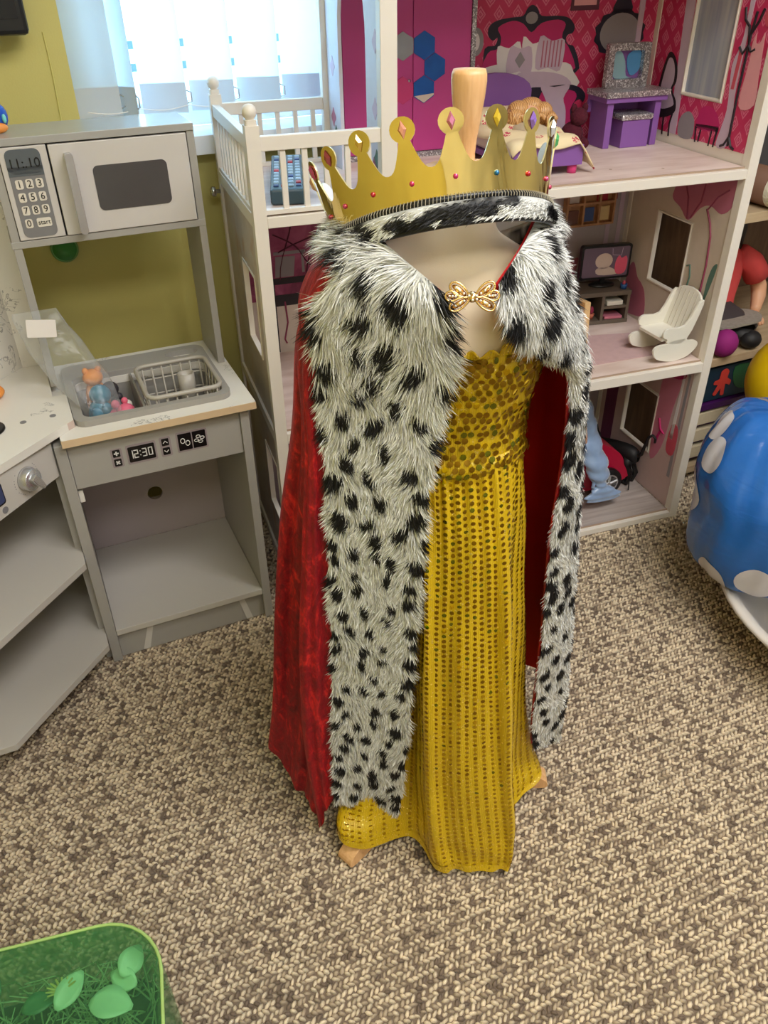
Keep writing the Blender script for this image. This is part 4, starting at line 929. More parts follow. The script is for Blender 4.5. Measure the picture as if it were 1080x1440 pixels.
MB().prism([(-.041, 0), (.041, 0), (.041, .078)] + [(.041 * math.cos(a), .078 + .02 * math.sin(a)) for a in np.linspace(.2, PI - .2, 9)] + [(-.041, .078)], 'x', -.006, 0, Mb).build('backrest', m_chw, rch, bevel=.0008)
gv = MB()
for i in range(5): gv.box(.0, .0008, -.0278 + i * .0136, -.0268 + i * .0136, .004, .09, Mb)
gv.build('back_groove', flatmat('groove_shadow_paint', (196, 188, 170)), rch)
wb = thing('toy_armchair', 'plain tan wooden toy armchair mostly hidden by the fur cape', 'chair', FD, (.70, .2, .4307))
m_tan = wood('tan_wood', (206, 164, 112), (228, 190, 140), .5, (12, 12, 12))
MB().prism([(.14, .4309), (.23, .4309), (.245, .50), (.225, .53), (.20, .54), (.15, .545)], 'x', .752, .767).build('arm', m_tan, wb, bevel=.002)
MB().box(.662, .752, .15, .23, .455, .47).build('seat', m_tan, wb, bevel=.002); MB().box(.662, .752, .225, .237, .455, .56).build('backrest', m_tan, wb, bevel=.002)
MB().prism([(.14, .4309), (.23, .4309), (.245, .50), (.225, .53), (.20, .54), (.15, .545)], 'x', .647, .662).build('arm', m_tan, wb, bevel=.002)
# bottom floor: car, mermaid doll, black dog
m_car = mat('crimson_car_plastic', (176, 18, 56), .35, vary=.03)
car = thing('toy_car', 'crimson convertible toy car parked on the bottom floor of the doll house', 'car', FD, (.80, .18, .0187))
CM = Matrix.Translation((.868, .125, .0187)) @ Matrix.Diagonal((1.2, .72, 1.2, 1)) @ Matrix.Translation((-.868, -.125, -.0187))
prof = [(.905, .04), (.91, .085), (.895, .115), (.86, .14), (.835, .147), (.828, .125), (.81, .098), (.78, .09), (.70, .086), (.66, .07), (.645, .045), (.655, .034)]
MB().prism(smoothpoly(prof, 3), 'y', .13, .225, CM).build('body', m_car, car, bevel=.008)
MB().box(.735, .815, .128, .132, .05, .085, CM).build('door', m_car, car, bevel=.001)
MB().prism([(.735, .088), (.82, .094), (.80, .075), (.745, .075)], 'y', .145, .21, CM).build('seat_well', m_black, car)
for x in (.666, .868):
    for y, s in ((.121, -1), (.203, 1)):
        w_ = MB().lathe([(.014, -.010), (.038, -.010), (.0405, -.006), (.0405, .006), (.038, .010), (.014, .010)], 24, (x, y, .0595), 'y').build('wheel', m_black, car, True)
        hub = MB().lathe([(.027, 0), (.027, s * .0015), (.0235, s * .002), (.0235, 0)], 24, (x, y + s * .010, .0595), 'y')
        for k in range(5):
            a = k * 2 * PI / 5 + .3; hub.tube([(x + .004 * math.cos(a), y + s * .011, .0595 + .004 * math.sin(a)), (x + .0245 * math.cos(a), y + s * .011, .0595 + .0245 * math.sin(a))], .0032, 6)
        hub.lathe([(.006, 0), (.005, s * .003), (0, s * .0035)], 12, (x, y + s * .010, .0595), 'y').build('hubcap', m_silver, w_)
m_satin = mat('pale_blue_satin', (138, 162, 198), .2, vary=.15, vscale=40, Sheen_Weight=.5)
mm = thing('mermaid_doll', 'doll with long pale blue satin mermaid tail leaning on the toy car', 'doll', FD, (.80, .10, .0187))
tl = []
for c, a, b in (((.78, .150, .295), .018, .012), ((.785, .140, .26), .022, .015), ((.79, .130, .225), .024, .018), ((.797, .112, .185), .025, .018), ((.806, .094, .148), .025, .018), ((.812, .082, .118), .022, .015), ((.817, .075, .096), .012, .009), ((.82, .072, .085), .016, .008), ((.824, .068, .070), .034, .007), ((.826, .066, .056), .042, .005), ((.828, .066, .047), .03, .004)):
    tl.append([*c, a, b])
ctl = np.array(tl); pts = []
for r, s in enumerate(cr_np(ctl, np.linspace(0, len(tl) - 1, 44))):
    for k in range(20):
        g = 2 * PI * k / 20; w_ = 1 + .12 * math.sin(r * 1.25 + 1.5 * math.sin(g)) + .05 * math.sin(5 * g + r)
        w_ *= 1.22; pts.append((s[0] + s[3] * math.cos(g) * w_, s[1] + s[4] * math.sin(g) * w_, s[2]))
MB().grid(pts, 20, 44, True).build('tail', m_satin, mm, True)
MB().ell((.778, .153, .318), (.018, .012, .028), 14, 9).build('bodice', mat('blue_grey_lace', (96, 110, 140), .5, vary=.2), mm, True)
MB().tube([(.775, .138, .30), (.772, .118, .26), (.776, .108, .22), (.778, .104, .19)], [.0055, .005, .0045, .004], 8).build('arm', mat('doll_skin', (226, 172, 142), .5), mm, True)
MB().tube([(.79, .088, .115), (.80, .078, .1), (.795, .072, .085)], .005, 8).build('fin', m_satin, mm, True)
m_dog = mat('black_velour', (16, 15, 17), .6, vary=.2, vscale=60)
dg_ = thing('toy_cat', 'black toy cat with a long curled tail standing beside the toy car', 'toy', FD, (.948, .178, .0187), rz=-1.15)
# local +x towards the tail, head away from the viewer
b = MB()
ctl = np.array([[-.085, 0, .082, .012, .014], [-.07, 0, .078, .017, .021], [-.03, 0, .082, .02, .025], [.01, 0, .086, .02, .025], [.035, 0, .084, .017, .021], [.045, 0, .082, .008, .010]])
pts = []
for s in cr_np(ctl, np.linspace(0, 5, 22)):
    for k in range(14):
        g = 2 * PI * k / 14; pts.append((s[0], s[3] * math.cos(g), s[2] + s[4] * math.sin(g)))
b.grid(pts, 14, 22, True); b.build('body', m_dog, dg_, True)
MB().ell((-.098, 0, .098), (.020, .017, .017), 12, 8).ell((-.116, 0, .093), (.01, .009, .008), 10, 7).build('head', m_dog, dg_, True)
for y in (-.011, .011): MB().add([(-.1, y - .006, .108), (-.1, y + .006, .108), (-.09, y, .108), (-.097, y, .128)], [(0, 1, 2), (0, 3, 1), (1, 3, 2), (2, 3, 0)]).build('ear', m_dog, dg_)
for x, y in ((-.06, -.013), (-.06, .013)): MB().tube([(x, y, .07), (x - .002, y, .04), (x, y, .012), (x - .002, y, .003)], [.011, .008, .0065, .0062], 8).ell((x - .01, y, .0065), (.014, .007, .0065), 10, 6).build('leg', m_dog, dg_, True)
for x, y in ((.027, -.013), (.027, .013)): MB().tube([(x, y, .078), (x - .01, y, .055), (x + .010, y, .03), (x + .004, y, .012), (x + .002, y, .003)], [.015, .012, .0075, .0065, .0062], 8).ell((x - .006, y, .0065), (.014, .007, .0065), 10, 6).build('leg', m_dog, dg_, True)
MB().tube([(.04, 0, .088), (.052, -.002, .10), (.058, -.004, .13), (.064, -.005, .155), (.074, -.006, .166), (.084, -.006, .160), (.084, -.006, .148)], [.006, .005, .004, .0038, .0036, .0034, .003], 8).build('tail', m_dog, dg_, True)
MB().tube([(.032, -.02, .075), (.05, -.03, .06), (.048, -.033, .03), (.052, -.036, .004)], .0018, 6).build('lead', m_black, dg_, True)

# ------------------------------------------------------------------ right side: bookcase and its contents (room frame FK)
m_oakd = wood('dark_oak_veneer', (92, 70, 54), (128, 100, 78), .5, (12, 12, 1.5), 4)
m_oakl = wood('light_oak_edge', (176, 150, 118), (206, 182, 148), .5, (2, 14, 14), 4)
bc = thing('bookcase', 'tall oak veneer bookcase in the corner behind the doll house', 'bookcase', FK, (1.95, .25, 0))
for x in (1.452, 2.42): MB().box(x, x + .022, .045, .43, 0, 1.75).build('side_panel', m_oakd, bc)
MB().box(1.474, 2.42, .42, .43, 0, 1.75).build('back_panel', m_oakd, bc)
for z in (.02, .332, .684, 1.04, 1.39, 1.728): MB().box(1.4745, 2.4195, .046, .4195, z, z + .022).build('shelf', m_oakl, bc, bevel=.001)
# doll sitting on the middle shelf: coral shirt, dark skirt, purple shoe
SZ = .3545
m_skin = mat('doll_vinyl_skin', (222, 168, 132), .5, vary=.03); m_coral = mat('coral_red_cotton', (216, 74, 74), .8, vary=.1, vscale=40, bump=.2)
m_skirt = mat('dark_grey_denim', (62, 54, 56), .8, vary=.1); m_shoe = mat('purple_shoe_felt', (142, 24, 112), .8)
sd = thing('doll', 'large doll in a coral shirt and dark skirt sitting on the bookcase shelf', 'doll', FK, (1.60, .2, SZ))
pts = []
ctl = np.array([[1.66, .22, SZ + .02, .066, .050], [1.66, .22, SZ + .08, .060, .046], [1.66, .222, SZ + .15, .066, .048], [1.66, .225, SZ + .19, .066, .044], [1.655, .228, SZ + .215, .038, .03], [1.652, .23, SZ + .23, .022, .022]])
for s in cr_np(ctl, np.linspace(0, 5, 20)):
    for k in range(18):
        g = 2 * PI * k / 18; pts.append((s[0] + s[3] * math.cos(g) * (1 + .03 * math.sin(6 * g + s[2] * 50)), s[1] + s[4] * math.sin(g), s[2]))
MB().grid(pts, 18, 20, True).build('shirt', m_coral, sd, True)
MB().tube([(1.705, .205, SZ + .195), (1.745, .20, SZ + .168), (1.772, .195, SZ + .13)], [.026, .031, .034], 12).build('sleeve', m_coral, sd, True)
MB().tube([(1.76, .2, SZ + .15), (1.788, .195, SZ + .10), (1.785, .185, SZ + .075), (1.762, .165, SZ + .055), (1.752, .158, SZ + .048)], [.018, .02, .019, .014, .012], 12).build('arm', m_skin, sd, True)
hd = MB().ell((1.746, .150, SZ + .042), (.015, .017, .011), 12, 8)
for dx, l in ((-.012, .016), (-.005, .022), (.003, .022), (.010, .017)):
    hd.tube([(1.746 + dx * .8, .138, SZ + .040), (1.744 + dx, .138 - l * .6, SZ + .036), (1.742 + dx * 1.1, .138 - l, SZ + .027)], [.0045, .0042, .0032], 7)
hd.tube([(1.735, .152, SZ + .045), (1.726, .143, SZ + .045), (1.722, .134, SZ + .040)], [.005, .0045, .0035], 7)
hd.build('hand', m_skin, sd, True)
MB().ell((1.652, 0.232, SZ + .30), (.055, .05, .062), 20, 14).build('head', m_skin, sd, True)
hm = MB().ell((1.652, 0.242, SZ + .312), (.061, .055, .064), 20, 14)
hm.tube([(1.7, 0.24, SZ + .32), (1.713, 0.232, SZ + .25), (1.707, 0.22, SZ + .17)], [.022, .018, .008], 10).tube([(1.603, 0.24, SZ + .32), (1.5, .262, SZ + .25), (1.599, 0.22, SZ + .18)], [.022, .018, .008], 10)
hm.build('hair', mat('dark_brown_doll_hair', (40, 28, 24), .5, bump=.6, bscale=200), sd, True)
for x in (1.537, 1.577): MB().ell((x, .215, SZ + .305), (.008, .004, .009), 10, 7).build('eye', m_black, sd, True)
MB().ell((1.652, 0.178, SZ + .29), (.006, .006, .005), 8, 6).build('nose', m_skin, sd, True)
MB().tube([(1.64, 0.183, SZ + .272), (1.652, 0.179, SZ + .268), (1.664, 0.183, SZ + .272)], .0022, 6).build('mouth', m_rose, sd, True)
pts = []
ctl = np.array([[1.655, .25, SZ + .042, .062, .036], [1.645, .20, SZ + .045, .072, .040], [1.635, .155, SZ + .044, .080, .038], [1.63, .11, SZ + .034, .090, .028], [1.63, .10, SZ + .032, .075, .02]])
for s in cr_np(ctl, np.linspace(0, 4, 16)):
    for k in range(18):
        g = 2 * PI * k / 18; pts.append((s[0] + s[3] * math.cos(g), s[1], max(SZ + .001, s[2] + s[4] * math.sin(g) * (1 + .08 * math.sin(7 * g)))))
MB().grid(pts, 18, 16, True).build('skirt', m_skirt, sd, True)
MB().prism(smoothpoly([(1.56, .082), (1.63, .074), (1.695, .08), (1.725, .125), (1.69, .165), (1.60, .16)], 3), 'z', SZ + .058, SZ + .064).build('lace_hem', mat('grey_lace', (150, 142, 132), .8, vary=.3, vscale=120), sd)
MB().tube([(1.56, .14, SZ + .03), (1.555, .08, SZ + .035), (1.55, .055, SZ + .04)], [.022, .02, .018], 10).build('leg', m_skin, sd, True)
MB().ell((1.555, .052, SZ + .035), (.034, .03, .035), 16, 10).build('shoe', m_shoe, sd, True)
MB().tube([(1.625, .15, SZ + .027), (1.64, .09, SZ + .027), (1.65, .065, SZ + .03)], [.022, .02, .018], 10).ell((1.652, .062, SZ + .024), (.028, .026, .023), 14, 9).build('leg', mat('black_stocking', (26, 24, 26), .6), sd, True)
# rolled tube on the shelf above
tb = thing('paper_roll', 'white embossed paper roll lying on the upper bookcase shelf', 'paper roll', FK, (1.60, .16, .7064))
m_emb, t_ = mnodes('embossed_white_paper', .7); t_.p.inputs['Base Color'].default_value = C(222, 214, 192)
vv = t_.new('ShaderNodeTexVoronoi'); vv.inputs['Scale'].default_value = 150; t_.l.new(t_.coord(), vv.inputs['Vector']); t_.bump(vv.outputs['Distance'], .5, .003)
MB().lathe([(.0, .03), (.036, .03), (.0395, .034), (.0395, .30), (.036, .304), (0, .304)], 28, (1.609, 0, .746), 'y').build('roll', m_emb, tb, True)
MB().lathe([(.041, .06), (.041, .28), (.039, .28), (.039, .06)], 28, (1.609, 0, .7475), 'y').build('brown_wrapper', mat('brown_paper', (120, 84, 64), .7), tb, True)
tag(MB().box(1.70, 2.0, .09, .35, .7062, .86).build('storage_box', mat('grey_storage_card', (120, 116, 118), .7), F=FK, bevel=.003), 'grey card storage box beside the paper roll on the upper shelf', 'box')
# boxed games under the middle shelf, picture books in a purple rack
gb = thing('game_box', 'dark green and blue boxed game with a red figure under the bookcase shelf', 'box', FK, (1.63, .2, .225))
MB().box(1.476, 1.80, .06, .33, .226, .318).build('carton', mat('dark_teal_print', (16, 44, 62), .45), gb, bevel=.001)
MB().prism(smoothpoly([(1.62, .31), (1.67, .312), (1.72, .30), (1.72, .25), (1.67, .24), (1.63, .26)], 3), 'y', .0586, .0596).build('green_print', mat('green_print', (30, 90, 50), .45), gb)
MB().prism(smoothpoly([(1.575, .305), (1.59, .312), (1.602, .302), (1.6, .285), (1.615, .275), (1.612, .262), (1.597, .268), (1.6, .238), (1.588, .238), (1.585, .258), (1.572, .24), (1.562, .245), (1.573, .268), (1.558, .272), (1.56, .282), (1.574, .285)], 2), 'y', .0574, .0585).build('red_figure_print', mat('red_print', (200, 58, 48), .45), gb)
rk2 = thing('book_rack', 'purple rack of pale picture books at the bottom of the bookcase', 'rack', FK, (1.60, .1, .0425))
m_pur = mat('deep_purple_lacquer', (66, 20, 82), .4)
for x in (1.476, 1.70): MB().box(x, x + .03, .05, .30, .0425, .222).build('side_panel', m_pur, rk2, bevel=.002)
MB().box(1.506, 1.70, .05, .30, .206, .222).build('top_panel', m_pur, rk2)
for z in (.055, .105, .155): MB().box(1.506, 1.70, .06, .30, z, z + .008).build('slat', m_pur, rk2)
m_pgs = mat('cream_book_pages', (206, 190, 160), .7, vary=.1, vscale=120)
for i, z in enumerate((.0635, .1135, .1635)):
    o = MB().box(1.51, 1.695, .052, .28, z, z + .034).build('picture_book', m_pgs, F=FK, bevel=.001)
    tag(o, 'pale picture book on the ' + ('bottom', 'middle', 'top')[i] + ' slat of the purple rack', 'book', 'picture books in the purple rack')

# white tray tub, blue spotted cushion, yellow ball (world frame)
m_trayp = mat('white_tray_plastic', (214, 206, 196), .4, vary=.03)
TC = Vector((1.02, 1.215, 0))
tb = thing('plastic_tub', 'shallow round white plastic tub on the carpet under the blue spotted cushion', 'tub', FW, (TC.x, TC.y, 0.0012))
MB().lathe([(0, .002), (.20, .002), (.235, .012), (.325, .118), (.338, .128), (.332, .134), (.312, .128), (.225, .024), (.19, .014), (0, .014)], 56, (TC.x, TC.y, 0)).build('shell', m_trayp, tb, True)
st_ = MB().lathe([(.016, 0), (.016, .0008), (0, .0009)], 20, M=Matrix.Translation((.768, 1.112, .0945)) @ Matrix.Rotation(.35, 4, 'Z') @ Matrix.Rotation(.86, 4, 'Y')).build('sticker', mat('orange_sticker', (226, 120, 84), .5), tb)
tis = MB()
pts = []
for j in range(14):
    for i in range(14):
        u, v = i / 13 - .5, j / 13 - .5
        pts.append((.86 + u * .16, 1.10 + v * .16, .066 + .014 * math.sin(9 * u + 4 * v) + .012 * math.sin(13 * v - 6 * u) + .05 * max(0, -u)))
tg = tis.grid(pts, 14, 14).build('crumpled_tissue', mat('white_tissue', (222, 206, 198), .9, vary=.2, vscale=30), F=FW, smooth=True); so = tg.modifiers.new('s', 'SOLIDIFY'); so.thickness = .002
tag(tg, 'crumpled pale tissue paper lying in the white tub', 'tissue')
m_blue, t_ = mnodes('glossy_blue_plastic_sheet', .18)
t_.l.new(t_.mix(t_.noise(6), C(30, 92, 172), C(46, 112, 192)), t_.p.inputs['Base Color'])
nn_ = t_.noise(9, t_.coord('Object', (1, 1, 2.2)), 4, .55, .8); t_.bump(nn_, .25, .012)
cb = thing('cushion', 'glossy blue plastic covered cushion with big white spots', 'cushion', FW, (.86, 1.30, .13))
CC = Vector((.838, 1.335, .288))
CPR = cr_np([(.0, -.158), (.50, -.160), (.86, -.140), (.99, -.085), (1.0, .0), (.97, .05), (.80, .105), (.52, .160), (.22, .176), (.0, .176)], np.linspace(0, 9, 46))
CPL = np.concatenate([[0], np.cumsum(np.linalg.norm(np.diff(CPR * [.21, 1], axis=0), axis=1))])
def cush(a, l):
    """a: azimuth, l: arc length up the side from the bottom centre"""
    q, z = np.interp(l, CPL, CPR[:, 0]), np.interp(l, CPL, CPR[:, 1])
    R_ = .205 * (1 + .022 * math.cos(4 * (a - .35)) + .012 * math.sin(3 * a))
    fold = (.0022 * math.sin(11 * a + 8 * z) + .0016 * math.sin(23 * a - 20 * z)) * min(1, q * 1.5)
    p = Vector(((R_ * q + fold) * math.cos(a), (R_ * q + fold) * math.sin(a) * .95, z + .004 * math.sin(7 * a + 3) * q))
    if z > 0: k_ = z / .17; p.x -= .035 * k_; p.y += .05 * k_; p.z -= (.022 + .26 * p.x) * k_
    if z < -.04: p.z += -.02 * math.cos(a - 2.6) * q
    return CC + p
NA, NB = 96, 48
pts = [cush(2 * PI * i / NA, CPL[-1] * (j + .15) / (NB + .3)) for j in range(NB + 1) for i in range(NA)]
g_ = MB().grid(pts, NA, NB + 1, True); g_.f += [tuple(range(NA)), tuple((NB) * NA + i for i in range(NA))]
g_.build('cover', m_blue, cb, True)
m_spot = mat('white_spot_print', (206, 204, 210), .25, vary=.02)
def spot(a, l, rm):
    n = 28; P = []; q0 = max(.35, np.interp(l, CPL, CPR[:, 0])) * .205
    for q in (0, .25, .5, .75, 1.0):
        for k in range(n):
            g = 2 * PI * k / n
            aa, ll = a + rm * q * math.cos(g) / q0, l + rm * q * math.sin(g)
            p = cush(aa, ll); e_ = 1e-3
            n_ = (cush(aa + e_, ll) - p).cross(cush(aa, ll + e_) - p).normalized()
            P.append(tuple(p + n_ * .0012))
    return MB().grid(P, n, 5, True)
for a, l, rm in ((4.02, .235, .040), (3.52, .205, .040), (2.95, .335, .040), (3.22, .425, .036), (2.92, .475, .036), (4.55, .34, .04), (5.1, .25, .04), (4.6, .47, .036), (5.8, .35, .04), (.3, .28, .04), (1.2, .35, .04), (2.1, .3, .04), (1.9, .46, .036)):
    spot(a, l, rm).build('spot', m_spot, cb, True)
yb_ = thing('play_ball', 'yellow play ball with faint black scribble resting behind the blue cushion', 'ball', FW, (.985, 1.77, .2))
m_yb = mat('yellow_ball_vinyl', (236, 196, 12), .35, vary=.03)
BC, BR = Vector((1.004, 1.765, .335)), .121
MB().ell(BC, (BR, BR, BR), 48, 28).build('skin', m_yb, yb_, True)
def onball(u, v):
    d_ = Vector((-.50 + u, -.78, .28 + v)).normalized(); return BC + d_ * (BR + .0004)
sc2 = MB()
for seg in ([(-.12, .0), (-.10, .06), (-.07, .05), (-.08, .0), (-.12, .0)], [(-.05, .03), (-.03, .05), (-.02, .02), (-.05, .02)], [(.0, .06), (.01, .03), (.03, .05)], [(.05, .05), (.06, .07), (.08, .05)], [(-.12, -.03), (-.1, -.05)]):
    sc2.tube([onball(*p) for p in seg], .0011, 5)
sc2.build('scribble', m_blk, yb_)
tag(MB().lathe([(0, .0012), (.075, .0012), (.08, .02), (.08, .205), (.066, .209), (.066, .2), (0, .2)], 28, (1.004, 1.765, 0)).build('storage_drum', mat('dark_grey_tub_plastic', (60, 56, 60), .5), F=FW, smooth=True), 'dark grey drum on the carpet carrying the yellow ball', 'drum')

# ------------------------------------------------------------------ green planter tub, bottom left (world frame)
GT = .300
m_grn, t_ = mnodes('green_tinted_clear_plastic', .04)
t_.p.inputs['Base Color'].default_value = C(120, 190, 130)
tp = t_.new('ShaderNodeBsdfTransparent'); tp.inputs[0].default_value = C(234, 246, 234); ms = t_.new('ShaderNodeMixShader')
lw = t_.new('ShaderNodeLayerWeight'); lw.inputs['Blend'].default_value = .25
t_.l.new(t_.math('MULTIPLY_ADD', lw.outputs['Fresnel'], .5, .06), ms.inputs[0]); t_.l.new(tp.outputs[0], ms.inputs[1]); t_.l.new(t_.p.outputs[0], ms.inputs[2]); t_.l.new(ms.outputs[0], t_.out.inputs[0])
gt = thing('plant_tub', 'green tinted clear plastic tub with dark leafy plants inside, standing on the carpet', 'tub', FW, (-.33, .29, 0.0012))
# local footprint, rotated so that its long edge follows the photograph
MG = Matrix.Translation((-.262, .501, 0)) @ Matrix.Rotation(.245, 4, 'Z')   # origin: the outer corner, x to the right, y away
fo = rrect(-.27, .0, -.40, .0, .07, 8); fi = rrect(-.263, -.007, -.393, -.007, .063, 8)
MB().prism([fo, list(reversed(fi))], 'z', .002, GT, MG).build('wall', m_grn, gt, label='green clear plastic wall')
MB().prism(rrect(-.2695, -.0005, -.3995, -.0005, .0695, 8), 'z', GT, GT + .005, MG).build('lid', m_grn, gt, bevel=.002, label='green clear plastic lid')
MB().prism(fi, 'z', .0025, .008, MG).build('base', m_grn, gt)
MB().prism(rrect(-.261, -.009, -.391, -.009, .061, 8), 'z', .0082, .20, MG).build('soil', mat('dark_moss_soil', (26, 36, 26), .95, vary=.5, vscale=60, bump=.8, bscale=90), gt)
m_lf = mat('leaf_green', (158, 206, 164), .45, vary=.2, vscale=30); m_lf2 = mat('dark_leaf_green', (58, 112, 74), .5, vary=.2, vscale=30); m_lf3 = mat('yellow_green_leaf', (170, 180, 96), .5, vary=.15)
def leaf(c, L, w, az, tilt, roll=0.0, curl=.25):
    P = []; n = 8
    for i in range(n + 1):
        t = i / n; hw = w * (math.sin(PI * min(1, t * .94 + .03)) ** .8) * (1 - .15 * t)
        for s in (-1, -.5, 0, .5, 1):
            P.append(Vector((L * t, hw * s, -curl * L * t * t + .18 * hw * abs(s))))
    Ml = MG @ Matrix.Translation(c) @ Matrix.Rotation(az, 4, 'Z') @ Matrix.Rotation(-tilt, 4, 'Y') @ Matrix.Rotation(roll, 4, 'X')
    return MB().grid([Ml @ p for p in P], 5, n + 1)
for c, L, w, az, ti, ro, m in (((-.120, -.060, .262), .044, .014, .9, .2, .3, m_lf), ((-.085, -.062, .264), .046, .021, -.25, .12, -.2, m_lf), ((-.050, -.045, .268), .036, .015, .9, .2, .4, m_lf), ((-.035, -.055, .262), .034, .013, 2.6, .2, -.4, m_lf),
        ((-.16, -.045, .25), .036, .013, .2, .2, 0, m_lf2), ((-.19, -.09, .262), .05, .02, 2.2, .2, .2, m_lf), ((-.13, -.085, .25), .04, .014, 3.0, .2, 0, m_lf2), ((-.06, -.10, .255), .055, .02, -.6, .1, .1, m_lf2), ((-.2, -.04, .255), .036, .014, 1.2, .3, 0, m_lf2), ((-.2, -.13, .26), .05, .02, -.6, .2, 0, m_lf), ((-.12, -.14, .262), .05, .02, .4, .2, 0, m_lf), ((-.16, -.19, .26), .05, .02, 1.9, .2, .2, m_lf2), ((-.09, -.2, .262), .05, .02, .6, .2, .2, m_lf)):
    o = leaf(c, L, w, az, ti, ro).build('leaf', m, gt, True); so = o.modifiers.new('s', 'SOLIDIFY'); so.thickness = .001
MB().tube([MG @ Vector((x, y, GT + .0045)) for x, y in rrect(-.2685, -.0015, -.3985, -.0015, .068, 8)], .0019, 8, True).build('rim', mat('yellow_green_edge_highlight', (160, 190, 112), .2, vary=.2, vscale=20), gt, True, label='yellow green rim painting a highlight along the lid edge')  # added tube whose colour paints the yellowish highlight along the lid edge
tw = MB()
for i in range(420):
    x, y = -.022 - RND.random() * .225, -.018 - RND.random() ** 1.4 * .22; a = RND.random() * 6.28; L = .02 + RND.random() * .05
    tw.tube([MG @ Vector((x, y, .195)), MG @ Vector((x + L * .4 * math.cos(a), y + L * .4 * math.sin(a), .215 + L * .3)), MG @ Vector((max(-.25, min(-.02, x + L * math.cos(a))), min(-.02, y + L * math.sin(a)), .225 + L * .55))], [.0012, .001, .0006], 4)
tw.build('stems', mat('moss_green_stems', (128, 164, 116), .7, vary=.5, vscale=30), gt, kind='stuff')
fr = MB()
for k in range(9):
    a = .3 + k * .42; c = Vector((-.115, -.040, .26)); fr.tube([MG @ c, MG @ (c + Vector((.016 * math.cos(a), .012 * math.sin(a), .008)))], [.0022, .0009], 5)
fr.build('flower', m_lf3, gt, label='pale yellow feathery flower')

# ------------------------------------------------------------------ dress form, dress, cape, crown (world frame)
m_jersey = mat('cream_jersey', (232, 215, 186), .75, vary=.02, bump=.08, bscale=900)
df = thing('dress_form', 'child size cream dress form on a wooden tripod with a turned wooden neck knob', 'mannequin', FW, (.08, .90, .001))
N = 48
ctl = np.array([[.60, .085, .885, .083, .070], [.68, .088, .885, .078, .068], [.75, .09, .883, .084, .074], [.82, .09, .88, .092, .080], [.865, .09, .88, .100, .079], [.895, .088, .882, .104, .072], [.918, .084, .886, .095, .064], [.934, .077, .889, .074, .057], [.950, .071, .891, .058, .053], [.975, .070, .892, .052, .050], [1.0, .072, .893, .050, .049], [1.006, .072, .893, .046, .045]])
pts = []
for s in cr_np(ctl, np.linspace(0, len(ctl) - 1, 60)):
    for k in range(N):
        g = 2 * PI * k / N; pts.append((s[1] + s[3] * math.copysign(abs(math.cos(g)) ** .9, math.cos(g)), s[2] + s[4] * math.copysign(abs(math.sin(g)) ** .9, math.sin(g)), s[0]))
g_ = MB().grid(pts, N, 60, True); g_.f += [tuple(range(N)), tuple(59 * N + k for k in range(N))]
g_.build('torso', m_jersey, df, True)
MB().lathe([(.046, 1.0065), (.046, 1.012), (.043, 1.0145), (.012, 1.0145), (.0095, 1.018), (.0092, 1.028), (.0105, 1.042), (.0135, 1.060), (.0165, 1.080), (.0178, 1.094), (.0175, 1.1005), (.0160, 1.1045), (0, 1.1055)], 36, (.0905, .895, 0)).build('neck_knob', m_wood, df, True, label='turned wooden neck knob')
MB().lathe([(.012, .10), (.012, .60)], 20, (.085, .895, 0)).lathe([(.026, .085), (.028, .10), (.028, .125), (.02, .135), (.012, .137)], 24, (.085, .895, 0)).build('pole', m_wood, df, True)
hub = Vector((.08, .90, .10))
for fx, fy in ((-.066, .748), (.268, .892), (.055, 1.115)):
    d_ = (Vector((fx, fy, 0)) - Vector((hub.x, hub.y, 0))); L = d_.length
    Ml = Matrix.Translation((hub.x, hub.y, 0)) @ Matrix.Rotation(math.atan2(d_.y, d_.x), 4, 'Z')
    pr = smoothpoly([(.015, .122), (.06, .118), (.12, .085), (L - .03, .040), (L - .004, .026), (L + .008, .014), (L + .004, .0015), (L - .03, .0012), (L - .055, .010), (.12, .056), (.06, .088), (.015, .094)], 3)
    MB().prism(pr, 'y', -.0145, .0145, Ml).build('leg', m_wood, df, bevel=.003)

# --- dress
def fabric_gold():
    m, t = mnodes('yellow_lame_fabric', .42)
    n = t.noise(60, None, 4); v = t.new('ShaderNodeTexVoronoi'); v.inputs['Scale'].default_value = 520; t.l.new(t.coord(), v.inputs['Vector'])
    g = t.sep(v.outputs['Color'])
    spark = t.math('GREATER_THAN', g[0], .955)
    base = t.mix(n, C(192, 154, 4), C(214, 180, 16))
    t.l.new(t.mix(spark, base, C(255, 232, 130)), t.p.inputs['Base Color'])
    t.put(t.p.inputs['Metallic'], t.math('MULTIPLY', spark, .9)); t.p.inputs['Sheen Weight'].default_value = .25; t.p.inputs['Sheen Tint'].default_value = C(255, 220, 90)
    wv = t.new('ShaderNodeTexWave'); wv.inputs['Scale'].default_value = 120; wv.inputs['Distortion'].default_value = 2; t.l.new(t.coord(), wv.inputs['Vector'])
    t.bump(t.math('ADD', g[1], t.math('MULTIPLY', wv.outputs['Fac'], .6)), .35, .0015)
    return m
m_lame = fabric_gold()
m_seq = mat('bronze_gold_sequin', (150, 112, 22), .3, .8, vary=.25, vscale=90)
m_seqb = mat('bright_gold_sequin', (255, 214, 40), .16, 1.0, vary=.05)
m_seqs = mat('soft_gold_sequin', (176, 136, 8), .35, .45, vary=.15, vscale=90)
m_seqo = mat('olive_gold_sequin', (126, 124, 30), .25, .8, vary=.2, vscale=90)
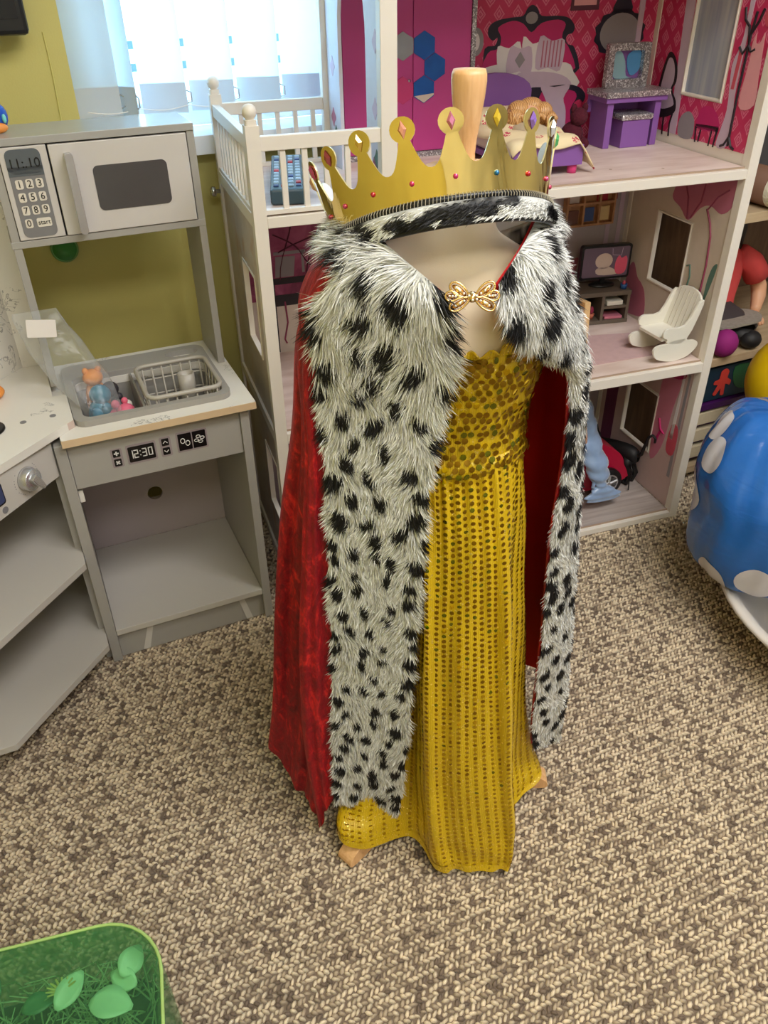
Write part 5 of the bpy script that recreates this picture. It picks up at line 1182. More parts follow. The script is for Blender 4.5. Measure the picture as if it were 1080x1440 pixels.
# control rows (front-left corner, front, front-right corner, valley, right lobe, back right, back, back left, left lobe, valley)
def row(z, *p): return [(a, b, z + (q[0] if q else 0)) for a, b, *q in p]
SK = [
 row(.715, (.045, .812), (.066, .804), (.090, .800), (.118, .801), (.142, .808), (.160, .826), (.174, .86), (.174, .90), (.15, .95), (.09, .972), (.03, .95), (.004, .89), (.01, .84), (.026, .823)),
 row(.60, (.050, .792), (.072, .784), (.098, .781), (.126, .783), (.150, .792), (.162, .82), (.178, .86), (.182, .90), (.155, .965), (.09, .99), (.02, .965), (-.006, .89), (.004, .835), (.030, .812)),
 row(.48, (.052, .778), (.072, .771), (.102, .768), (.134, .770), (.158, .778), (.166, .815), (.186, .86), (.196, .90), (.165, .985), (.09, 1.01), (.01, .975), (-.016, .885), (.0, .83), (.032, .806)),
 row(.35, (.053, .765), (.074, .758), (.106, .755), (.142, .757), (.167, .765), (.170, .815), (.196, .86), (.208, .90), (.17, 1.0), (.085, 1.03), (.0, .985), (-.03, .88), (-.004, .825), (.034, .802)),
 row(.20, (.055, .750), (.078, .744), (.112, .741), (.154, .743), (.179, .749), (.178, .815), (.206, .862), (.222, .90), (.175, 1.02), (.08, 1.06), (-.01, .995), (-.045, .86), (-.012, .815), (.036, .800)),
 row(.09, (.061, .737), (.086, .732), (.122, .729), (.166, .731), (.190, .736), (.184, .812), (.216, .862), (.248, .905), (.18, 1.035), (.075, 1.08), (-.02, 1.0), (-.058, .83), (-.045, .785), (.035, .797)),
 row(.045, (.067, .729), (.092, .726), (.128, .724), (.170, .726), (.191, .730), (.186, .810), (.222, .850, .0), (.258, .905, .01), (.182, 1.04), (.072, 1.09), (-.03, 1.0), (-.078, .788, .024), (-.048, .758, .018), (.034, .786)),
 row(.012, (.074, .7225), (.098, .721), (.130, .720), (.168, .721), (.188, .724), (.187, .808), (.222, .842, .015), (.262, .896, .032), (.183, 1.04, .012), (.072, 1.095, .02), (-.034, 1.0, .02), (-.082, .778, .036), (-.046, .748, .022), (.034, .778, .006)),
]
SKa = np.array(SK)  # rows x cols x 3
SKa[0, :, :2] = np.array([.089, .887]) + (SKa[0, :, :2] - np.array([.089, .887])) * .93
NU, NV = 224, 96
us = np.linspace(0, SKa.shape[1], NU, endpoint=False)
rowsU = np.array([cr_np(r_, us, True) for r_ in SKa])        # rows x NU x 3
vs_ = np.linspace(0, SKa.shape[0] - 1, NV)
SKP = np.array([cr_np(rowsU[:, i], vs_) for i in range(NU)]).transpose(1, 0, 2)  # NV x NU x 3
dU = np.roll(SKP, -1, 1) - np.roll(SKP, 1, 1)
nrmS = np.stack([dU[..., 1], -dU[..., 0], np.zeros(dU.shape[:2])], -1); nrmS /= np.linalg.norm(nrmS, axis=-1, keepdims=True) + 1e-9
tv_ = (vs_ / vs_[-1])[:, None]; ph = us[None] / SKa.shape[1] * 2 * PI
gath = .0034 * np.sin(ph * 25 + 1.2 * np.sin(ph * 3)) * np.exp(-tv_ * 6) * np.clip(tv_ * 25, .1, 1) + .0026 * np.sin(ph * 15 + 2.2 * tv_ + np.sin(ph * 4)) * np.clip(tv_ * 5, 0, 1) * np.exp(-tv_ * 1.5)
gath += (.0042 * np.sin(ph * 7 + .8 + .5 * np.sin(tv_ * 5)) + .0022 * np.sin(ph * 12 - 1.5 * tv_)) * np.clip(tv_ * 3, 0, 1) * np.clip(1.6 - tv_ * 1.3, .35, 1)
gath += .0016 * np.sin(ph * 9 - tv_ * 9) * np.sin(tv_ * 20 + ph * 5)
SKP = SKP + nrmS * gath[..., None]
dr_ = thing('dress', 'yellow sequinned strapless dress with a shirred bodice and long skirt on the dress form', 'dress', FW, (.08, .90, .02))
skm = MB(); skm.grid([tuple(p) for p in SKP.reshape(-1, 3)], NU, NV, True)
sk_o = skm.build('skirt', m_lame, dr_, True); so = sk_o.modifiers.new('s', 'SOLIDIFY'); so.thickness = .0012; so.offset = -1
# hem band on the lower edge
hb_ = MB(); j0 = NV - 5
HP = SKP[j0 - 2:NV] + nrmS[j0 - 2:NV] * .0012
hb_.grid([tuple(p) for p in HP.reshape(-1, 3)], NU, HP.shape[0], True).build('hem_band', m_lame, dr_, True)
# bodice: shirred tube
NB_U, NB_V = 200, 70
BO = np.array([[.694, .088, .886, .0915, .0895], [.73, .090, .885, .083, .081], [.77, .094, .884, .084, .082], [.81, .098, .883, .090, .085], [.838, .1, .882, .094, .085], [.848, .1, .882, .097, .089]])
bp = []
for j, s in enumerate(cr_np(BO, np.linspace(0, len(BO) - 1, NB_V))):
    for k in range(NB_U):
        g = 2 * PI * k / NB_U; t = j / (NB_V - 1)
        line = abs(math.sin(t * PI * 8.0)) ** .6
        r = .0024 * line * (.72 + .28 * math.sin(g * 44 + 2.1 * math.floor(t * 8.0))) 
        z = s[0] + .0016 * math.sin(g * 9 + t * 7)
        if t > .93:
            q = (t - .93) / .07; r += q * (.004 + .005 * math.sin(g * 31) + .003 * math.sin(g * 17 + 1)); z += q * (.004 + .004 * math.sin(g * 31 + 1.5) + .018 * math.exp(-((g - 5.35) / .22) ** 2))
        bp.append((s[1] + (s[3] + r) * math.cos(g), s[2] + (s[4] + r) * math.sin(g), z))
bo_ = MB().grid(bp, NB_U, NB_V, True).build('bodice', m_lame, dr_, True); so = bo_.modifiers.new('s', 'SOLIDIFY'); so.thickness = .0012; so.offset = -1
BOP = np.array(bp).reshape(NB_V, NB_U, 3)
def discs(name, pos, nor, rad, m, parent, sx_=1.0):
    """tiny round sequins: one mesh of slightly domed hexagon discs"""
    pos, nor, rad = np.asarray(pos), np.asarray(nor), np.asarray(rad); n = len(pos); k = 8
    nor = nor / np.linalg.norm(nor, axis=1, keepdims=True)
    upv = np.zeros_like(nor); upv[:, 2] = 1; e1 = np.cross(upv, nor); e1 /= np.linalg.norm(e1, axis=1, keepdims=True) + 1e-9; e2 = np.cross(nor, e1)
    V = np.zeros((n, k + 1, 3)); V[:, k] = pos + nor * .0011
    for q in range(k):
        a = 2 * PI * q / k; V[:, q] = pos + (e1 * math.cos(a) * sx_ + e2 * math.sin(a)) * rad[:, None] + nor * .0007
    F_ = np.array([(q, (q + 1) % k, k) for q in range(k)])
    F_ = (F_[None] + (np.arange(n) * (k + 1))[:, None, None]).reshape(-1, 3)
    b = MB(); b.v = [tuple(p) for p in V.reshape(-1, 3)]; b.f = [tuple(int(i) for i in f) for f in F_]
    off = Vector(parent['_b']); me = bpy.data.meshes.new(name); me.from_pydata([(p[0] - off.x, p[1] - off.y, p[2] - off.z) for p in b.v], [], b.f)
    return link(name, me, m, parent, True, kind='stuff')
rg = np.random.default_rng(11)
P3, N3, R3 = [[], [], [], []], [[], [], [], []], [[], [], [], []]
arc = np.linalg.norm(np.diff(np.vstack([rowsU[2], rowsU[2][:1]]), axis=0), axis=1); cum = np.concatenate([[0], np.cumsum(arc)]); tot = cum[-1]
ncol = int(tot / .0098)
for c_ in range(ncol):
    ui = np.interp((c_ + .5) / ncol * tot, cum, np.arange(NU + 1)) % NU
    i0 = int(ui) % NU; i1 = (i0 + 1) % NU; f = ui - int(ui)
    colP = SKP[:, i0] * (1 - f) + SKP[:, i1] * f; colN = nrmS[:, i0]
    L = np.concatenate([[0], np.cumsum(np.linalg.norm(np.diff(colP, axis=0), axis=1))])
    d0 = .004 + (.0042 if c_ % 2 else 0)
    for d in np.arange(d0, L[-1] - .004, .0086):
        p = np.array([np.interp(d, L, colP[:, q]) for q in range(3)]); nn = np.array([np.interp(d, L, colN[:, q]) for q in range(3)])
        fade = d / L[-1]
        soft = fade > .40 and rg.random() < (fade - .40) * 2.6
        w_ = rg.random(); wh = 3 if soft else 1 if w_ > .985 else 2 if w_ > .88 else 0
        P3[wh].append(p); N3[wh].append(nn + rg.normal(0, .12, 3)); R3[wh].append(.0031 if wh != 1 else .0034)
dB = np.roll(BOP, -1, 1) - np.roll(BOP, 1, 1)
for j in range(20):
    for k in range(56):
        jj = 1.5 + j * 3.15; 
        if jj > NB_V * .92: continue
        uu = (k + (.5 if j % 2 else 0) + rg.normal(0, .06)) / 56 * NB_U; i0 = int(uu) % NB_U; j0_ = int(jj)
        p = BOP[j0_, i0]; nn = np.cross(dB[j0_, i0], BOP[min(j0_ + 2, NB_V - 1), i0] - BOP[max(j0_ - 2, 0), i0]); nn /= np.linalg.norm(nn) + 1e-9
        if nn @ (p - np.array([.09, .885, p[2]])) < 0: nn = -nn
        w_ = rg.random(); wh = 1 if w_ > .955 else 2 if w_ > .80 else 0
        if w_ < .1: continue
        P3[wh].append(p + nn * .0016); N3[wh].append(nn + rg.normal(0, .16, 3)); R3[wh].append(.0039)
for nm, wh, m in (('sequins', 0, m_seq), ('bright_sequins', 1, m_seqb), ('olive_sequins', 2, m_seqo), ('pale_sequins', 3, m_seqs)): discs(nm, P3[wh], N3[wh], R3[wh], m, dr_)

# --- cape
m_velvet, t_ = mnodes('crushed_red_velvet', .5)
n1 = t_.noise(34, t_.coord('Object', (1.5, 1.5, .6)), 8, .72, .9); n2 = t_.noise(170, t_.coord('Object', (1, 1, .5)), 3, .6, .5)
cv = t_.math('ADD', t_.math('MULTIPLY', n1, .75), t_.math('MULTIPLY', n2, .25))
t_.l.new(t_.ramp(cv, [(.38, C(104, 0, 16)), (.52, C(146, 3, 22)), (.62, C(214, 34, 34))]), t_.p.inputs['Base Color'])
t_.p.inputs['Sheen Weight'].default_value = .35; t_.p.inputs['Sheen Tint'].default_value = C(230, 50, 50); t_.p.inputs['Sheen Roughness'].default_value = .35
t_.bump(cv, .6, .006)
m_lining = mat('red_satin_lining', (196, 28, 22), .42, vary=.12, vscale=10)
CA = [  # L0 inner edge, L1 fur outer edge, La, Lb, L2 silhouette, L3, B, R3, R2 silhouette, R1, R0 inner edge
 [(.058, .772, .928), (.008, .800, .962), (.000, .822, .968), (-.004, .845, .972), (-.002, .875, .975), (.020, .945, .978), (.080, .978, .980), (.140, .950, .978), (.166, .895, .974), (.150, .832, .962), (.114, .776, .930)],
 [(.066, .764, .912), (-.030, .790, .944), (-.048, .812, .948), (-.054, .838, .950), (-.050, .872, .952), (-.018, .955, .956), (.082, 1.00, .960), (.175, .965, .956), (.188, .892, .946), (.164, .815, .934), (.119, .770, .912)],
 [(.070, .768, .880), (-.064, .794, .898), (-.078, .815, .900), (-.084, .84, .902), (-.084, .876, .904), (-.055, .968, .91), (.086, 1.02, .915), (.205, .975, .91), (.212, .892, .895), (.182, .812, .880), (.134, .778, .882)],
 [(.070, .772, .846), (-.064, .798, .852), (-.082, .818, .854), (-.088, .845, .856), (-.091, .878, .858), (-.065, .98, .86), (.088, 1.03, .865), (.222, .985, .862), (.227, .892, .850), (.204, .830, .838), (.164, .806, .850)],
 [(.066, .774, .810), (-.065, .800, .812), (-.086, .812, .812), (-.092, .85, .814), (-.099, .880, .816), (-.08, .99, .82), (.09, 1.04, .82), (.235, 1.0, .81), (.239, .895, .800), (.228, .854, .796), (.210, .845, .808)],
 [(.052, .775, .71), (-.062, .800, .71), (-.090, .806, .71), (-.088, .850, .71), (-.110, .882, .71), (-.09, 1.0, .71), (.09, 1.06, .71), (.24, 1.02, .71), (.247, .902, .71), (.240, .868, .71), (.222, .852, .71)],
 [(.044, .775, .56), (-.066, .800, .56), (-.104, .802, .56), (-.094, .856, .56), (-.138, .886, .56), (-.11, 1.02, .56), (.09, 1.085, .56), (.25, 1.03, .56), (.260, .902, .56), (.248, .868, .56), (.219, .850, .56)],
 [(.036, .777, .40), (-.070, .800, .40), (-.118, .800, .40), (-.100, .862, .40), (-.158, .888, .40), (-.125, 1.04, .40), (.09, 1.105, .40), (.265, 1.04, .40), (.273, .902, .40), (.256, .868, .40), (.224, .850, .40)],
 [(.028, .780, .23), (-.078, .798, .23), (-.124, .798, .21), (-.112, .862, .23), (-.176, .892, .23), (-.14, 1.05, .23), (.09, 1.12, .23), (.28, 1.05, .23), (.285, .902, .23), (.263, .87, .23), (.228, .853, .23)],
 [(.016, .790, .062), (-.082, .795, .092), (-.114, .796, .026), (-.140, .846, .044), (-.196, .898, .092), (-.15, 1.06, .10), (.09, 1.13, .10), (.285, 1.06, .11), (.288, .905, .122), (.265, .875, .13), (.234, .857, .14)],
]
CAa = np.array(CA)
CU, CV_ = 181, 121
# column parameter: more samples where the folds are
uq = np.linspace(0, CAa.shape[1] - 1, CU)
rU = np.array([cr_np(r_, uq) for r_ in CAa])
vq = np.linspace(0, CAa.shape[0] - 1, CV_)
CP = np.array([cr_np(rU[:, i], vq) for i in range(CU)]).transpose(1, 0, 2)
def normals(P):
    du = np.gradient(P, axis=1); dv = np.gradient(P, axis=0); n = np.cross(du, dv); n /= np.linalg.norm(n, axis=-1, keepdims=True) + 1e-9
    c = P.mean((0, 1)); s = np.sign(((P - np.array([.09, .93, .5])) * n * [1, 1, .0]).sum(-1).mean()); return n * (s if s else 1)
CN = normals(CP)
tq = (vq / vq[-1])[:, None]; uu = uq[None]
redm = np.clip((uu - 1.15) / .3, 0, 1) * np.clip((8.2 - uu) / .4, 0, 1)
CP = CP + CN * (redm * (np.clip(tq * 1.6 - .25, 0, 1)) * (.006 * np.sin(uu * 4.6 + .6) + .004 * np.sin(uu * 9.5 + 2 * tq) + .0022 * np.sin(uu * 17 - 3 * tq)))[..., None]
CP[:, :, 2] += (.010 * np.sin(uu * 5.2) * redm * np.clip(tq * 12 - 11, 0, 1))
CN = normals(CP)
cpe = thing('cape', 'long red crushed velvet cape with black and white spotted fur trim and jewelled clasp', 'cape', FW, (.09, .95, .04))
MB().grid([tuple(p) for p in CP.reshape(-1, 3)], CU, CV_).build('velvet', m_velvet, cpe, True)
LP = CP - CN * .0035
LP_ = MB().grid([tuple(p) for p in LP.reshape(-1, 3)], CU, CV_); LP_.build('lining', m_lining, cpe, True)
# rolled red edge at the right front and the hem
def edge_tube(idx, r):
    return [tuple(p) for p in idx], r
MB().tube([tuple(CP[j, CU - 1] - CN[j, CU - 1] * .002) for j in range(46, CV_, 3)], .0022, 6).build('edge_piping', m_velvet, cpe, True)

# fur: spotted pelt under-layer and hair strands
spots = []
rs = np.random.default_rng(5)
def furmask(u, t):
    return (u <= 1.05) | (u >= 8.35) | (t <= .10)
# spot centres scattered on the surface by distance in space
cand = [(rs.uniform(0, CAa.shape[1] - 1), rs.random() ** 1.0) for _ in range(14000)]
SPC, SPR, SPA = [], [], []
for u, t in cand:
    if not furmask(u, t): continue
    p = CP[int(t * (CV_ - 1)), int(u / uq[-1] * (CU - 1))]
    sc_s = .0165 if t < .42 else .0140 if t < .62 else .0115
    if SPC:
        dd = np.linalg.norm(np.array(SPC) - p, axis=1) / (np.array(SPR) + sc_s)
        if dd.min() < 1.02: continue
    SPC.append(p); SPR.append(sc_s); SPA.append((rs.uniform(.56, .80), rs.uniform(-.5, .5), rs.uniform(1.15, 1.6)))
SPC, SPR, SPA = np.array(SPC), np.array(SPR), np.array(SPA)
def spotval(P):
    """0..1 black amount for points (n,3)"""
    out = np.zeros(len(P))
    for a in range(0, len(P), 20000):
        Q = P[a:a + 20000]; D = Q[:, None] - SPC[None]
        h = np.hypot(D[..., 0], D[..., 1]); z = D[..., 2]
        sgn = np.sign(D[..., 0]); hh = h * sgn
        an = SPA[None, :, 1]; hr, zr = hh * np.cos(an) + z * np.sin(an), -hh * np.sin(an) + z * np.cos(an)
        d = np.sqrt((hr * 1.12) ** 2 + (zr / SPA[None, :, 2]) ** 2) / (SPR[None] * SPA[None, :, 0])
        out[a:a + 20000] = np.clip((1.12 - d.min(1)) / .24, 0, 1)
    return out
WHITE = np.array(C(246, 246, 242)[:3]); BLACK = np.array(C(20, 19, 22)[:3]); GREYF = np.array(C(176, 176, 174)[:3])
m_fur = attr_mat('spotted_fur', 'Col', .62)
def set_col(me, col):
    cc = np.ones((len(col), 4)); cc[:, :3] = np.clip(col, 0, 1)
    me.color_attributes.new('Col', 'FLOAT_COLOR', 'POINT').data.foreach_set('color', cc.ravel().astype(np.float32))
def pelt(name, iu0, iu1, iv0, iv1):
    P = CP[iv0:iv1, iu0:iu1] + CN[iv0:iv1, iu0:iu1] * .0025; h_, w_ = P.shape[:2]
    # thickness: dome across the band
    o = MB().grid([tuple(p) for p in P.reshape(-1, 3)], w_, h_).build(name, m_fur, cpe, True)
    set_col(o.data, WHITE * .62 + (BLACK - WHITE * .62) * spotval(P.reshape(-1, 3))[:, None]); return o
iL = int(1.0 / uq[-1] * (CU - 1)) + 1; iR = int(8.4 / uq[-1] * (CU - 1)); iC = int(.10 * (CV_ - 1)) + 1
pelt('fur_trim', 0, iL + 1, 0, CV_); pelt('fur_trim', iR, CU, 0, CV_); pelt('fur_collar', iL, iR + 1, 0, iC)
def strands(name, parent, P, Nn, T, L, wid, col, seed=1, lift=.42):
    """tapered hair strips: root P, surface normal Nn, lie direction T, length L"""
    r_ = np.random.default_rng(seed); n = len(P); seg = 3
    Dr = T * (1 - lift) + Nn * lift + r_.normal(0, .16, (n, 3)); Dr /= np.linalg.norm(Dr, axis=1, keepdims=True)
    side = np.cross(Dr, Nn); side /= np.linalg.norm(side, axis=1, keepdims=True) + 1e-9
    tw = r_.uniform(-.7, .7, n)[:, None]; side = side * np.cos(tw) + Nn * np.sin(tw)
    V = np.zeros((n, 2 * seg + 1, 3)); Nv = np.zeros_like(V)
    for i in range(seg + 1):
        t = i / seg
        c = P + Dr * (L * t)[:, None] + (T * .55 - Nn * .42) * (L * t * t * .55)[:, None]
        w = wid * (1 - .75 * t)
        if i < seg: V[:, 2 * i] = c - side * w[:, None]; V[:, 2 * i + 1] = c + side * w[:, None]
        else: V[:, 2 * seg] = c
    nb = Nn * .8 + r_.normal(0, .30, (n, 3)); nb /= np.linalg.norm(nb, axis=1, keepdims=True)
    Nv[:] = nb[:, None]
    F4 = np.array([(2 * i, 2 * i + 1, 2 * i + 3, 2 * i + 2) for i in range(seg - 1)]); F3 = np.array([(2 * seg - 2, 2 * seg - 1, 2 * seg)])
    k = 2 * seg + 1; base = (np.arange(n) * k)[:, None, None]
    Q = np.concatenate([(F4[None] + base).reshape(n, -1), (F3[None] + base).reshape(n, -1)], 1)   # loops per strand
    lpp = 4 * (seg - 1) + 3; starts1 = np.array([4 * i for i in range(seg - 1)] + [4 * (seg - 1)])
    off = np.array(parent['_b']); me = bpy.data.meshes.new(name); V2 = (V - off).reshape(-1, 3)
    me.vertices.add(len(V2)); me.vertices.foreach_set('co', V2.ravel().astype(np.float32))
    me.loops.add(Q.size); me.loops.foreach_set('vertex_index', Q.ravel().astype(np.int32))
    me.polygons.add(n * seg); me.polygons.foreach_set('loop_start', (starts1[None] + (np.arange(n) * lpp)[:, None]).ravel().astype(np.int32))
    me.update(calc_edges=True); me.polygons.foreach_set('use_smooth', [True] * (n * seg))
    me.normals_split_custom_set_from_vertices(Nv.reshape(-1, 3).tolist())
    cc = np.repeat(col[:, None], k, 1); cc = cc * (np.array([.66, .66, .92, .92, 1.04, 1.04, 1.08])[None, :, None])  # root shading painted into the strand colour, lighter towards the tip
    set_col(me, cc.reshape(-1, 3))
    return link(name, me, m_fur, parent, False, kind='stuff')
def lown(P, f, s): return np.sin(P[:, 0] * f + s) * np.sin(P[:, 1] * f * 1.3 + 2 * s) + np.sin(P[:, 2] * f * .9 + P[:, 0] * f * .6 + 3 * s)
def fur_on(name, u0, u1, t0, t1, n, seed):
    r_ = np.random.default_rng(seed)
    u = r_.uniform(u0, u1, n); t = r_.uniform(t0, t1, n)
    # even density in space: accept by local area
    fi, fj = u / uq[-1] * (CU - 1), t * (CV_ - 1); i0 = np.clip(fi.astype(int), 0, CU - 2); j0 = np.clip(fj.astype(int), 0, CV_ - 2)
    du = CP[j0, i0 + 1] - CP[j0, i0]; dv = CP[j0 + 1, i0] - CP[j0, i0]
    A = np.linalg.norm(np.cross(du, dv), axis=1); keep = r_.random(n) < A / np.percentile(A, 96)
    fi, fj, i0, j0, du, dv, u, t = (q[keep] for q in (fi, fj, i0, j0, du, dv, u, t))
    a, b = (fi - i0)[:, None], (fj - j0)[:, None]
    P = (CP[j0, i0] * (1 - a) + CP[j0, i0 + 1] * a) * (1 - b) + (CP[j0 + 1, i0] * (1 - a) + CP[j0 + 1, i0 + 1] * a) * b
    Nn = CN[j0, i0]; T = dv / (np.linalg.norm(dv, axis=1, keepdims=True) + 1e-9); U = du / (np.linalg.norm(du, axis=1, keepdims=True) + 1e-9)
    # brushed directions: tufts sweep sideways, edges splay outwards
    sw = .42 * lown(P, 55, 1.0) + .28 * lown(P, 130, 2.0)
    edge = np.where(u < 5, np.clip((u - .82) / .3, 0, 1) * 1.0 - np.clip((.16 - u) / .16, 0, 1) * .9, np.clip((u - 9.82) / .2, 0, 1) * .9 - np.clip((8.6 - u) / .25, 0, 1) * .6)
    edge = np.where((u > 1.1) & (u < 8.3), 0, edge)
    top = np.clip((.16 - t) / .16, 0, 1)
    T2 = T * (1 - .3 * top[:, None]) + U * (sw + edge)[:, None]; T2 /= np.linalg.norm(T2, axis=1, keepdims=True)
    sv = spotval(P); L = np.where(t < .42, .026, .017) * (1 - .25 * np.clip((t - .42) * 2, 0, 1)) * r_.uniform(.55, 1.1, len(P)) * np.where(u > 8, .8, 1)
    g = r_.random(len(P)); wcol = WHITE * r_.uniform(.78, 1.05, len(P))[:, None]; wcol = np.where((g < .10)[:, None], GREYF, wcol)
    col = wcol + (BLACK - wcol) * (sv > r_.uniform(.25, .75, len(P)))[:, None]
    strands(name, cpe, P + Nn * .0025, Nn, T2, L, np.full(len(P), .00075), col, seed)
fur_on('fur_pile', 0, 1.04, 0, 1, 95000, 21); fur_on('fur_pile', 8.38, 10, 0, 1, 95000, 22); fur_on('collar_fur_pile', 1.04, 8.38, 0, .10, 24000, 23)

# clasp
m_gold2 = mat('pale_gold_metal', (236, 196, 130), .22, 1.0, vary=.03); m_stone = mat('clear_rhinestone', (240, 236, 230), .05, .3, vary=0, Coat_Weight=1.0)
Mc = Matrix.Translation((.0885, .758, .925)) @ Matrix.Rotation(-.35, 4, 'X')
cl = MB().ell((0, 0, 0), (.006, .004, .005), 14, 8, Mc.to_3x3().to_4x4())
cl = MB().lathe([(0, .0035), (.0035, .003), (.0055, 0), (.0035, -.003), (0, -.0035)], 14, ax='y', M=Mc).build('clasp', m_gold2, cpe, True, label='gold jewelled butterfly clasp')
for sgn in (-1, 1):
    for cx, cz, a, l, w in ((.0125, .0062, .62, .0105, .0052), (.0125, -.0062, -.5, .0105, .0050), (.0195, .0008, .06, .0065, .0045)):
        ring_ = []
        for k in range(20):
            g = 2 * PI * k / 20; ex_, ez_ = l * math.cos(g), w * math.sin(g) * (1 + .25 * math.cos(g))
            ring_.append(tuple(Mc @ Vector((sgn * (cx + ex_ * math.cos(a) - ez_ * math.sin(a)), -.001, cz + ex_ * math.sin(a) + ez_ * math.cos(a)))))
        lf_ = MB().tube(ring_, .0011, 6, True)
        lf_.prism([(sgn * (cx + .8 * l * math.cos(g) * math.cos(a) - .55 * w * math.sin(g) * math.sin(a)), cz + .8 * l * math.cos(g) * math.sin(a) + .55 * w * math.sin(g) * math.cos(a)) for g in np.linspace(0, 2 * PI, 13)[:-1]], 'y', -.0005, .0008, Mc)
        lf_.build('petal', m_gold2, cl, True)
        for q in (-.5, -.05, .4):
            MB().ell(Mc @ Vector((sgn * (cx + q * l * math.cos(a)), -.0018, cz + q * l * math.sin(a))), (.0013, .0011, .0013), 8, 6).build('rhinestone', m_stone, cl, True)
for x, z in ((-.0035, .001), (0, .0035), (.0035, .001), (0, -.003), (.004, -.0025)):
    MB().ell(Mc @ Vector((x, -.0042, z)), (.0014, .0011, .0014), 8, 6).build('rhinestone', m_stone, cl, True)

# --- crown
RC = Vector((.0675, .8868, .946)); RR_ = .1131
al, be = .4618, -.1307
cn = Vector((math.sin(be), math.sin(al) * math.cos(be), math.cos(al) * math.cos(be)))
e1 = (Vector((1, 0, 0)) - cn * cn.x).normalized(); e2 = cn.cross(e1)
def ringp_(th, r, h): return RC + e1 * (r * math.cos(th)) + e2 * (r * math.sin(th)) + cn * h
crw = thing('crown', 'shiny gold foil crown with coloured gems and a spotted fur band', 'crown', FW, tuple(RC))
NT_ = 96
band = []
bprof = [(-.0035, -.0085), (.0035, -.0095), (.0075, -.004), (.008, .004), (.0055, .0095), (-.0015, .0105), (-.004, .004)]
for i in range(NT_):
    th = 2 * PI * i / NT_
    for a, h in bprof: band.append(tuple(ringp_(th, RR_ + a, h)))
bb = MB(); k = len(bprof)
for i in range(NT_):
    j = (i + 1) % NT_
    for q in range(k): bb.f.append((i * k + q, j * k + q, j * k + (q + 1) % k, i * k + (q + 1) % k))
bb.v = band
bo = bb.build('fur_band', m_fur, crw, True)
# zebra-like short fur blotches along the band
BT = rs.uniform(0, 2 * PI, 64); BHH = rs.uniform(-.006, .007, 64)
def bandblack(th, h): 
    d = np.abs((th[:, None] - BT[None] + PI) % (2 * PI) - PI) * RR_; return np.clip((1.1 - np.min(np.hypot(d / .0125, (h[:, None] - BHH[None]) / .0062), 1)) / .3, 0, 1)
bv = np.array(band); thv = np.repeat(2 * PI * np.arange(NT_) / NT_, k); hv = np.tile([h for a, h in bprof], NT_)
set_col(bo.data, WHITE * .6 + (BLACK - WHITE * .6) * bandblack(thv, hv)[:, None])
nS = 9000; th = rs.uniform(0, 2 * PI, nS); hh = rs.uniform(-.009, .008, nS)
ce = np.stack([np.array(ringp_(a, RR_ + .0075 - abs(h) * .25, h)) for a, h in zip(th, hh)]); nn = np.stack([np.array(e1 * math.cos(a) + e2 * math.sin(a)) for a in th]); tt = np.stack([np.array(-e1 * math.sin(a) + e2 * math.cos(a)) for a in th])
bk_ = bandblack(th, hh); wc = WHITE * rs.uniform(.8, 1.02, nS)[:, None]
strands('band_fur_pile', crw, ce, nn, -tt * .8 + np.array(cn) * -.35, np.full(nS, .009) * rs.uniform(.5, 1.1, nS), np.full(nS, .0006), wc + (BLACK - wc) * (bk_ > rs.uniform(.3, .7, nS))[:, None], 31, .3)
MB().tube([ringp_(2 * PI * i / NT_, RR_ + .003, .0125) for i in range(NT_)], .0034, 8, True).build('top_piping', m_black, crw, True)
MB().tube([ringp_(2 * PI * i / NT_, RR_ + .003, -.0105) for i in range(NT_)], .0028, 8, True).build('lower_piping', m_black, crw, True)
stt = MB()
for i in range(210):
    a = 2 * PI * i / 210; stt.tube([ringp_(a, RR_ + .0068, .0095), ringp_(a + .004, RR_ + .0072, .0125), ringp_(a + .008, RR_ + .0045, .0162)], .00034, 4)
stt.build('overlock_stitches', mat('pale_thread', (170, 162, 146), .7), crw, kind='stuff')
# foil: 16 points, each a stem with a disc head, on a flared cone
NP_ = 18; FL = .26; HD = .0690; PH = -.105
def crown_pt(u, h): 
    """u in points, h height along the flared card"""
    th_ = 2 * PI * u / NP_ - PI / 2 + PH
    return ringp_(th_, RR_ - .0005 + h * math.sin(FL), .010 + h * math.cos(FL))
outl = []
rad0 = RR_ * 2 * PI / NP_            # width of one point at the base
du_ = .0106 / rad0
for i in range(NP_):
    c = i + .5
    # valley -> stem -> disc -> stem -> valley (u offset in points, h in metres)
    L_ = [(.0, .0330), (.07, .0336), (.135, .0356), (.20, .0396), (.262, .0455), (.325, .0525), (.374, .0590)]
    outl += [(i + u, h) for u, h in L_]
    for a in np.linspace(math.radians(228), math.radians(-48), 15): outl.append((c + du_ * math.cos(a), HD + .0112 * math.sin(a)))
    outl += [(i + 1 - u, h) for u, h in reversed(L_[1:])]
from mathutils.geometry import delaunay_2d_cdt
SCU = rad0
poly = [Vector((u * SCU, h)) for u, h in outl] + [Vector((NP_ * SCU, .0330)), Vector((NP_ * SCU, .0)), Vector((0, 0))]
npol = len(poly); ext = list(poly)
for i in range(NP_ * 8 + 1): ext += [Vector((i / 8 * SCU, .0)) for _ in range(1) if 0 < i < NP_ * 8]
for i in range(1, NP_ * 10):
    for h in (.008, .016, .024, .032): ext.append(Vector((i / 10 * SCU, h)))
res = delaunay_2d_cdt(ext, [], [list(range(npol))], 1, 1e-6)
cvv, cff = res[0], res[2]
vv_ = [crown_pt(p.x / SCU, p.y) for p in cvv]
fm = MB(); fm.add(vv_, [tuple(f) for f in cff])
foil = fm.build('foil', m_gold, crw, True)
